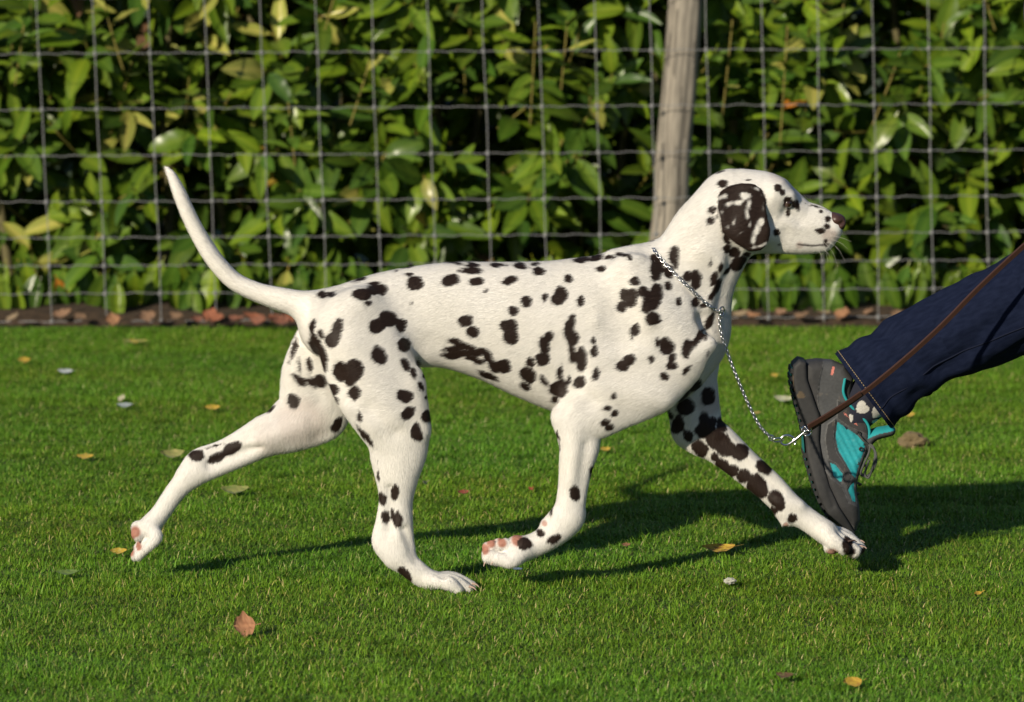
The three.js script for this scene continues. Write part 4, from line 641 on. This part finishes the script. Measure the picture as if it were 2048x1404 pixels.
{ // sock with pale hearts
  const b = new Body(), g = b.group(.01, .01); b.chain(g, [[1675, 880, 34, ZP, .8], [1706, 828, 42, ZP, .8], [1745, 790, 46, ZP, .8], [1790, 750, 44, ZP, .8]]);
  const c = at(1730, 815, ZP), m = b.mesh(new THREE.Vector3(c.x - .12, c.y - .12, ZP - .06), new THREE.Vector3(c.x + .12, c.y + .13, ZP + .06), .0016, 2), P = m.attributes.position, C = new Float32Array(P.count * 3), hearts = [[1694, 770, 9, .3], [1722, 818, 14, -.9], [1755, 828, 15, -.7], [1753, 849, 7, .2], [1735, 775, 10, .5], [1770, 790, 12, .1], [1700, 840, 9, .4]].map(([x, y, r, a]) => { const p = at(x, y, ZP + .035); return [p.x, p.y, r * pz, a]; });
  for (let i = 0; i < P.count; i++) { const x = P.getX(i), y = P.getY(i), n = 1 + .3 * noise(x * 500, y * 500, P.getZ(i) * 500); let k = [.012, .014, .028]; for (const [hx, hy, r, a] of hearts) { const u = ((x - hx) * Math.cos(a) + (y - hy) * Math.sin(a)) / r * 1.2, v = (-(x - hx) * Math.sin(a) + (y - hy) * Math.cos(a)) / r * 1.2, q = u * u + v * v - 1; if (q * q * q - u * u * v * v * v < 0) k = [.5, .49, .46]; } C.set(k.map((w) => w * n), i * 3); }
  m.setAttribute('color', new THREE.BufferAttribute(C, 3)); const s = part('sock', m, std(1, 1, 1, .95, { vertexColors: true }), person); s.userData.label = 'navy sock with pale hearts';
}
{ // the other foot, the jacket, head and hands stand outside the picture
  const s2 = shoe.clone(); person.add(s2); const a = at(1700, 860, ZP), b = at(2535, 985, -.38); s2.position.set(b.x, b.y, b.z); const inner = new THREE.Matrix4().makeRotationZ(1.18).multiply(new THREE.Matrix4().makeTranslation(-a.x, -a.y, -ZP)); s2.matrix.copy(new THREE.Matrix4().makeTranslation(b.x, .115, -.38).multiply(inner)); s2.matrix.decompose(s2.position, s2.quaternion, s2.scale);
  const jb = new Body(), g = jb.group(.03, .04), V = (x, y, z) => new THREE.Vector3(x, y, z), hx = at(2222, 60, -.28).x;
  jb.bone(g, V(hx - .005, 1.0, -.28), V(hx + .02, 1.16, -.28), .152, .13, 1.1, 1.15); jb.bone(g, V(hx + .02, 1.16, -.28), V(hx + .04, 1.36, -.28), .13, .1, 1.2, 1.7); jb.bone(g, V(hx + .04, 1.36, -.28), V(hx + .06, 1.47, -.28), .1, .055, 1.3, 1);
  const hand = at(2262, 305, -.1);
  jb.bone(g, V(hx + .04, 1.37, -.13), V(hx - .01, 1.08, -.06), .06, .05); jb.bone(g, V(hx - .01, 1.08, -.06), V(hand.x - .02, hand.y + .08, hand.z - .015), .05, .036);
  jb.bone(g, V(hx + .04, 1.37, -.45), V(hx + .1, 1.1, -.53), .06, .05); jb.bone(g, V(hx + .1, 1.1, -.53), V(hx + .28, .98, -.47), .05, .036);
  part('jacket', jb.mesh(V(hx - .3, .62, -.68), V(hx + .45, 1.58, .12), .008, 2), std(.045, .02, .07, .85), person);
  const sk = new Body(), h = sk.group(.012, .012), skin = std(.5, .31, .23, .6), hc = V(hx + .075, 1.585, -.28);
  sk.bone(h, V(hx + .06, 1.44, -.28), hc, .05, .055); sk.bone(h, hc, V(hc.x + .015, hc.y + .05, hc.z), .085, .085, .88, .88); sk.bone(h, V(hc.x + .05, hc.y - .03, hc.z), V(hc.x + .07, hc.y - .07, hc.z), .045, .032, .9, .9); sk.bone(h, V(hc.x + .085, hc.y + .01, hc.z), V(hc.x + .11, hc.y - .02, hc.z), .008, .012);
  for (const s of [1, -1]) { sk.bone(h, V(hc.x - .01, hc.y + .01, hc.z + s * .076), V(hc.x - .015, hc.y - .03, hc.z + s * .07), .012, .008, .5, .5); sk.bump(V(hc.x + .088, hc.y + .018, hc.z + s * .03), V(hc.x + .088, hc.y + .018, hc.z + s * .034), .012, -.007); }
  sk.bump(V(hc.x + .1, hc.y - .05, hc.z - .02), V(hc.x + .1, hc.y - .05, hc.z + .02), .004, -.004);
  const hands = sk.group(.006, .006), fist = (o, dz) => { sk.bone(hands, V(o.x - .02, o.y + .07, o.z - dz * .4), V(o.x - .004, o.y + .02, o.z), .026, .03, .8, .6); for (let i = 0; i < 4; i++) { const q = o.y + .022 - i * .018; sk.bone(hands, V(o.x + .01, q, o.z - .004), V(o.x + .034 - Math.abs(i - 1) * .003, q - .004, o.z + .006), .0095, .009); sk.bone(hands, V(o.x + .034 - Math.abs(i - 1) * .003, q - .004, o.z + .006), V(o.x + .022, q - .008, o.z + .026), .009, .0085); } sk.bone(hands, V(o.x - .012, o.y + .03, o.z + .01), V(o.x + .012, o.y + .012, o.z + .032), .011, .009); };
  fist(hand, .02); fist(V(hx + .3, .95, -.47), .02);
  part('skin', mergeGeometries([sk.mesh(V(hc.x - .13, hc.y - .2, hc.z - .12), V(hc.x + .14, hc.y + .16, hc.z + .12), .004, 1), sk.mesh(V(hand.x - .08, hand.y - .09, hand.z - .07), V(hand.x + .08, hand.y + .14, hand.z + .07), .003, 1), sk.mesh(V(hx + .22, .86, -.54), V(hx + .38, 1.08, -.4), .003, 1)]), skin, person);
  const hb = new Body(), hg = hb.group(.02, .02); hb.bone(hg, V(hc.x - .01, hc.y + .06, hc.z), V(hc.x - .035, hc.y - .02, hc.z), .09, .085, .95, .95); hb.bone(hg, V(hc.x - .06, hc.y - .02, hc.z), V(hc.x - .1, hc.y - .13, hc.z), .05, .02);
  part('hair', hb.mesh(V(hc.x - .2, hc.y - .22, hc.z - .14), V(hc.x + .12, hc.y + .2, hc.z + .14), .006, 2), std(.06, .035, .02, .6), person);
}
// ---------------------------------------------------------------- chain collar and leash
const steel = std(.62, .62, .63, .22, { metalness: 1 });
const chain = thing('chain_collar', 'silver choke chain hanging from the spotted dog neck', 'collar');
const chainEnd = at(1543, 876, .04);
{
  const near = [[1309, 503], [1318, 515], [1340, 540], [1370, 570], [1400, 597], [1422, 615], [1433, 623]].map(([x, y]) => { const p = dogBody.hit(x, y, .2) || at(x, y, 0), l = dogBody.near(p.x, p.y, p.z, .05), e = .002, n = new THREE.Vector3(dogBody.value(l, p.x + e, p.y, p.z) - dogBody.value(l, p.x - e, p.y, p.z), dogBody.value(l, p.x, p.y + e, p.z) - dogBody.value(l, p.x, p.y - e, p.z), dogBody.value(l, p.x, p.y, p.z + e) - dogBody.value(l, p.x, p.y, p.z - e)).normalize(); return p.addScaledVector(n, .0026); });
  const nape = near[0].clone(); nape.z = 0; nape.y += .004; nape.x -= .002;
  const ring = near[near.length - 1].clone(); ring.x += .004;
  const far = near.slice(0, -1).map((p) => new THREE.Vector3(p.x, p.y, -p.z)), loop = [ring, ...near.slice(0, -1).reverse(), nape, ...far, new THREE.Vector3(ring.x, ring.y, -ring.z), new THREE.Vector3(ring.x + .012, ring.y + .004, 0)];
  const hang = [ring, at(1440, 655, ring.z), at(1455, 705, lerp(ring.z, .04, .3)), at(1478, 765, lerp(ring.z, .04, .5)), at(1500, 815, lerp(ring.z, .04, .7)), at(1522, 855, .042), chainEnd];
  const link = new THREE.TorusGeometry(.0033, .0011, 6, 12).scale(1.25, .85, 1);
  const lay = (pts, closed) => { const c = new THREE.CatmullRomCurve3(pts, closed), L = c.getLength(), n = Math.round(L / .0054), q = new THREE.Quaternion(); for (let i = 0; i < n; i++) { const t = (i + .5) / n, m = part('link', link, steel, chain); m.position.copy(c.getPointAt(t)); m.quaternion.setFromUnitVectors(new THREE.Vector3(1, 0, 0), c.getTangentAt(t)); q.setFromAxisAngle(new THREE.Vector3(1, 0, 0), i % 2 ? .8 : -.8); m.quaternion.multiply(q); } };
  lay(loop, true); lay(hang, false);
  const r1 = part('ring', new THREE.TorusGeometry(.0085, .0014, 8, 28), steel, chain); r1.position.copy(ring).add(new THREE.Vector3(.003, 0, .002)); r1.rotation.set(.2, 1.0, 0);
  const r2 = part('ring', new THREE.TorusGeometry(.0048, .0012, 8, 24), steel, chain); r2.position.copy(chainEnd); r2.rotation.y = .3;
  const r3 = part('ring', new THREE.TorusGeometry(.0078, .0014, 8, 28).scale(1.25, .8, 1), steel, chain); r3.position.copy(at(1556, 880, .04)); r3.rotation.set(.9, .2, -.35);
}
{
  const leash = thing('leash', 'brown leather leash with a silver snap hook clipped to the chain', 'leash');
  const hook = new THREE.Group(); hook.name = 'snap_hook'; leash.add(hook); const z = .042;
  const tube = (name, l, r, n = 40) => part(name, tubeAlong(l.map(([x, y, d = 0]) => at(x, y, z + d)), r, n, 10), steel, hook);
  tube('hook_bow', [[1588, 876], [1578, 871], [1567, 872], [1561, 879], [1563, 887], [1571, 890], [1581, 886], [1590, 877]], .0019, 60);
  tube('shank', [[1578, 888], [1590, 880], [1602, 870], [1611, 863]], (t) => .0021 + .0008 * Math.sin(t * 3.1), 30);
  tube('thumb_knob', [[1589, 881], [1591, 886], [1589, 889]], .0017, 10);
  const sw = part('swivel', new THREE.SphereGeometry(.0036, 14, 10), steel, hook); sw.position.copy(at(1610, 863, z));
  tube('swivel_ring', [[1608, 868], [1604, 858], [1609, 853], [1618, 862], [1623, 858], [1621, 850], [1622, 866], [1612, 872], [1608, 868]].map(([x, y], i) => [x, y, i % 2 ? .003 : -.003]), .0015, 70);
  const leather = pixelTexture(256, 256, (i, j) => { const n = noise(i * .06, j * .4, 1) * .05 + noise(i * .3, j * .3, 2) * .05 + (rnd() - .5) * .05; return [.235 + n, .14 + n * .8, .10 + n * .6]; });
  const lm = new THREE.MeshStandardMaterial({ map: leather, roughness: .55 });
  function strap(pts, wid, thick, tilt) {
    const c = new THREE.CatmullRomCurve3(pts), n = 90, P = [], UV = [], IX = [], L = c.getLength();
    for (let i = 0; i <= n; i++) { const q = c.getPointAt(i / n), t = c.getTangentAt(i / n), side = new THREE.Vector3(-t.y, t.x, 0).normalize().applyAxisAngle(t, tilt(i / n)), up = t.clone().cross(side).normalize(), w = wid * (1 + .05 * noise(i * .3, 1, 1)); [[-1, -1], [-.8, 1], [.8, 1], [1, -1]].forEach(([a, b], j) => { const p = q.clone().addScaledVector(side, a * w / 2).addScaledVector(up, b * thick / 2); P.push(p.x, p.y, p.z); UV.push(i / n * L * 8, j / 3); }); }
    for (let i = 0; i < n; i++) for (let j = 0; j < 4; j++) { const a = i * 4 + j, b = i * 4 + (j + 1) % 4; IX.push(a, b, b + 4, a, b + 4, a + 4); } IX.push(0, 2, 1, 0, 3, 2); const e = n * 4; IX.push(e, e + 1, e + 2, e, e + 2, e + 3);
    const g = new THREE.BufferGeometry(); g.setAttribute('position', new THREE.Float32BufferAttribute(P, 3)); g.setAttribute('uv', new THREE.Float32BufferAttribute(UV, 2)); g.setIndex(IX); const g2 = g.toNonIndexed(); g2.computeVertexNormals(); return g2;
  }
  const run = [[1618, 859, .042], [1660, 832, .035], [1720, 791, .025], [1800, 727, .012], [1880, 655, -.002], [1960, 574, -.02], [2048, 492, -.045], [2150, 402, -.075], [2262, 305, -.1], [2275, 330, -.1]].map(([x, y, d]) => at(x, y, d));
  part('strap', strap(run, .0096, .0034, () => .35), lm, leash);
  part('strap_end', strap([[1616, 854, .049], [1650, 834, .043], [1690, 809, .036], [1722, 787, .03]].map(([x, y, d]) => at(x, y, d)), .0094, .003, () => .35), lm, leash);
}
// ---------------------------------------------------------------- fallen leaves and bits on the lawn
function litterLeaf(L, W, curl, lobes, col, mott, seed) {
  const nu = 8, nv = 14, P = [], C = [], IX = [];
  for (let j = 0; j <= nv; j++) for (let i = 0; i <= nu; i++) {
    const t = j / nv, u = i / nu * 2 - 1; let w = W * .5 * Math.pow(Math.sin(Math.PI * clamp(t, .01, .99)), .7) * (1 + lobes * .5 * Math.sin(t * 15 + (u > 0 ? 1.5 : 0)) * Math.abs(u));
    const x = (t - .5) * L, z = u * w, y = curl * (Math.pow((t - .5) * 2, 2) * .25 * L + u * u * .3 * W) + .002 * noise(t * 6 + seed, u * 3, seed);
    P.push(x, y, z); const n = noise(t * 5 + seed * 3, u * 2.5, seed), n2 = noise(t * 22, u * 14, seed), k = clamp((n - .12) * 5, 0, 1), rib = Math.abs(u) < .1 ? 1.25 : 1;
    C.push(...col.map((v, q) => lerp(v, mott[q], k) * (1 + .3 * n2) * rib));
  }
  for (let j = 0; j < nv; j++) for (let i = 0; i < nu; i++) { const a = j * (nu + 1) + i; IX.push(a, a + nu + 2, a + 1, a, a + nu + 1, a + nu + 2); }
  const b = P.length / 3; for (let k = 0; k <= 4; k++) { const x = L * (.48 + .28 * k / 4), y = .004 * k / 4 + curl * .25 * L; P.push(x, y, -.0009, x, y + .0006, .0009); C.push(...col.map((v) => v * .8), ...col.map((v) => v * .8)); } for (let k = 0; k < 4; k++) { const a = b + k * 2; IX.push(a, a + 1, a + 3, a, a + 3, a + 2); }
  const g = new THREE.BufferGeometry(); g.setAttribute('position', new THREE.Float32BufferAttribute(P, 3)); g.setAttribute('color', new THREE.Float32BufferAttribute(C, 3)); g.setIndex(IX); g.computeVertexNormals(); return g;
}
const litterMat = phys(1, 1, 1, .8, { vertexColors: true, transmission: .2 });
const YEL = [.50, .33, .03], BRN = [.28, .13, .06], GRN = [.13, .2, .04], OLV = [.24, .25, .07], RED = [.3, .06, .03], DRK = [.1, .05, .02], PAL = [.42, .43, .3], GRY = [.5, .52, .52];
const litter = [
  // px, py, length px, width px, curl, lobes, colour, mottle, turn, lift, tilt, label
  [488, 1252, 52, 44, .3, .35, [.42, .2, .1], [.3, .13, .06], .25, .03, .95, 'dry brown lobed leaf lying on the open lawn'],
  [1705, 1366, 46, 30, .3, .1, YEL, [.42, .22, .02], .3, .024, .35, 'yellow fallen leaf with orange edges on its own in the grass'],
  [1437, 1098, 78, 24, .35, .1, YEL, [.22, .07, .02], .05, .026, .4, 'long yellow fallen leaf with brown blotches under the dog chest'],
  [470, 982, 66, 26, .4, .05, OLV, GRN, 0, .024, .35, 'olive green fallen leaf below the lifted hind leg'],
  [345, 911, 56, 26, .5, .05, OLV, [.34, .3, .1], .1, .026, .4, 'pale olive curled leaf beside the lifted hock'],
  [170, 914, 40, 20, .3, .1, YEL, OLV, 0, .022, .3, 'small yellow leaf on the grass behind the dog hind leg'],
  [425, 816, 36, 18, .3, .1, YEL, [.45, .3, .05], .1, .022, .35, 'bright yellow leaf in the grass under the dog tail'],
  [48, 721, 30, 18, .3, .1, [.45, .3, .03], YEL, .2, .022, .35, 'short yellow leaf lying alone near the fence'],
  [270, 683, 56, 14, .2, .05, OLV, YEL, 0, .022, .25, 'long flat olive leaf near the foot of the fence'],
  [237, 1104, 38, 18, .4, .1, YEL, [.5, .42, .1], .1, .026, .4, 'yellow leaf on the grass behind the raised hind paw'],
  [135, 1146, 54, 18, .3, .05, GRN, [.07, .14, .03], .1, .024, .3, 'dark green fallen leaf sunk in the lawn'],
  [926, 985, 26, 12, .4, .1, RED, DRK, .2, .026, .4, 'small dark red leaf between the hind and fore legs'],
  [1061, 978, 12, 10, .3, .1, [.45, .08, .05], RED, 1, .026, .4, 'tiny bright red leaf scrap by the lifted foreleg'],
  [1210, 899, 26, 14, .3, .1, YEL, OLV, .3, .024, .4, 'small yellow leaf just behind the near foreleg'],
  [1568, 799, 46, 20, .4, .05, PAL, OLV, -.2, .026, .4, 'pale silvery leaf on the grass beside the shoe heel'],
  [1548, 751, 18, 12, .3, .1, YEL, OLV, .2, .024, .4, 'little yellow leaf in front of the hanging chain'],
  [1818, 830, 26, 16, .3, .1, YEL, OLV, .2, .024, .4, 'yellow leaf on the lawn under the trouser leg'],
  [1512, 826, 22, 10, .3, .1, [.36, .27, .06], OLV, .1, .024, .3, 'dull yellow leaf behind the chain links'],
  [1955, 1187, 24, 8, .5, .1, YEL, [.36, .2, .03], .6, .026, .6, 'thin yellow leaf sliver standing in the grass'],
  [1252, 1090, 20, 12, .3, .1, BRN, DRK, .1, .024, .3, 'brown leaf scrap in the shadow of the dog'],
  [1570, 1352, 42, 16, .4, .1, DRK, [.13, .14, .04], -.3, .024, .4, 'dark brown curled leaf sunk in the lawn'],
];
litter.forEach(([px, py, L, W, curl, lobes, c, m, turn, lift, tilt, label], i) => {
  const p = onGround(px, py, lift - .009), k = mpp(p.z), o = single('fallen_leaf', litterLeaf(L * k * .85, W * k * 1.25, curl, lobes, c, m, i + 1), litterMat, label, 'leaf', 'fallen leaves on the lawn'); o.position.copy(p); o.rotation.set(tilt, turn, 0, 'YXZ');
});
for (const [px, py, L, W, c, turn, tilt, label, name, cat] of [[132, 743, 40, 12, [.36, .4, .42], -.3, .5, 'pale grey feather scrap on the lawn near the fence', 'feather_scrap', 'feather'], [250, 811, 40, 14, [.3, .35, .36], -.2, .4, 'grey white feather scrap lying flat in the lawn', 'feather_scrap', 'feather'], [244, 797, 24, 14, [.4, .38, .26], -.8, .8, 'pale dry petal standing beside the feather scrap', 'dry_petal', 'petal'], [1035, 1138, 24, 8, [.1, .16, .26], -.3, .4, 'thin blue feather under the lifted forepaw', 'feather_scrap', 'feather'], [849, 966, 26, 10, [.36, .36, .18], 1.3, .9, 'pale grass husk standing behind the hind leg', 'grass_husk', 'husk']]) { const p = onGround(px, py, .013), k = mpp(p.z), o = single(name, litterLeaf(L * k * .85, W * k * 1.2, .3, .1, c, c.map((v) => v * .6), px * .01), litterMat, label, cat); o.position.copy(p); o.rotation.set(tilt, turn, 0, 'YXZ'); }
function lump(r, sx, sy, sz, f) { const g = new THREE.IcosahedronGeometry(r, 4), P = g.attributes.position; for (let i = 0; i < P.count; i++) { const v = new THREE.Vector3().fromBufferAttribute(P, i), n = 1 + f * noise(v.x / r * 1.5 + 3, v.y / r * 1.5, v.z / r * 1.5) + f * .5 * noise(v.x / r * 5, v.y / r * 5, v.z / r * 5); P.setXYZ(i, v.x * n * sx, v.y * n * sy, v.z * n * sz); } g.computeVertexNormals(); return g; }
for (const [px, py, w, h, c, label, name, cat] of [[1460, 1162, 22, 12, [.42, .42, .36], 'small pale pebble in the grass ahead of the dog foreleg', 'pebble', 'pebble'], [1826, 884, 52, 36, [.16, .12, .06], 'brown clod of soil and dry grass on the lawn', 'soil_clod', 'soil']]) {
  const p = onGround(px, py, .014), k = mpp(p.z), o = single(name, lump(w * k / 2, 1, h / w * 1.1, .8, .5), std(...c, .9), label, cat); o.position.copy(p);
}
{ // dry leaves and tile shards on the soil under the hedge
  const cols = [[.3, .1, .045], [.24, .09, .05], [.34, .17, .08], [.28, .16, .09], [.22, .13, .07], [.3, .22, .13]];
  const heap = [[430, 637], [400, 640], [415, 632], [470, 640], [500, 634], [520, 641], [545, 637], [560, 643], [580, 638], [130, 630], [160, 634], [20, 636], [230, 640], [290, 636], [350, 634], [1480, 628], [1500, 634], [1560, 628], [1600, 632], [1640, 626], [1690, 630], [1735, 624], [1790, 630], [640, 642], [700, 640]];
  heap.forEach(([px, py], i) => { const red = px > 390 && px < 600, p = onGround(px + rr(-8, 8), py, .03), c = red ? cols[i % 2] : cols[2 + i % 4], o = single('dry_leaf', litterLeaf(rr(.035, .065), rr(.025, .045), rr(.2, .6), .3, c, c.map((v) => v * .6), i + 50), litterMat, red ? 'orange red dry leaf on the soil under the hedge' : 'dull brown dry leaf on the soil under the hedge', 'leaf', red ? 'orange red leaves on the soil' : 'brown leaves on the soil'); o.position.copy(p); o.rotation.set(rr(.2, .9), rr(-1, 1), rr(-.3, .3), 'YXZ'); });
}
renderer.render(scene, camera);
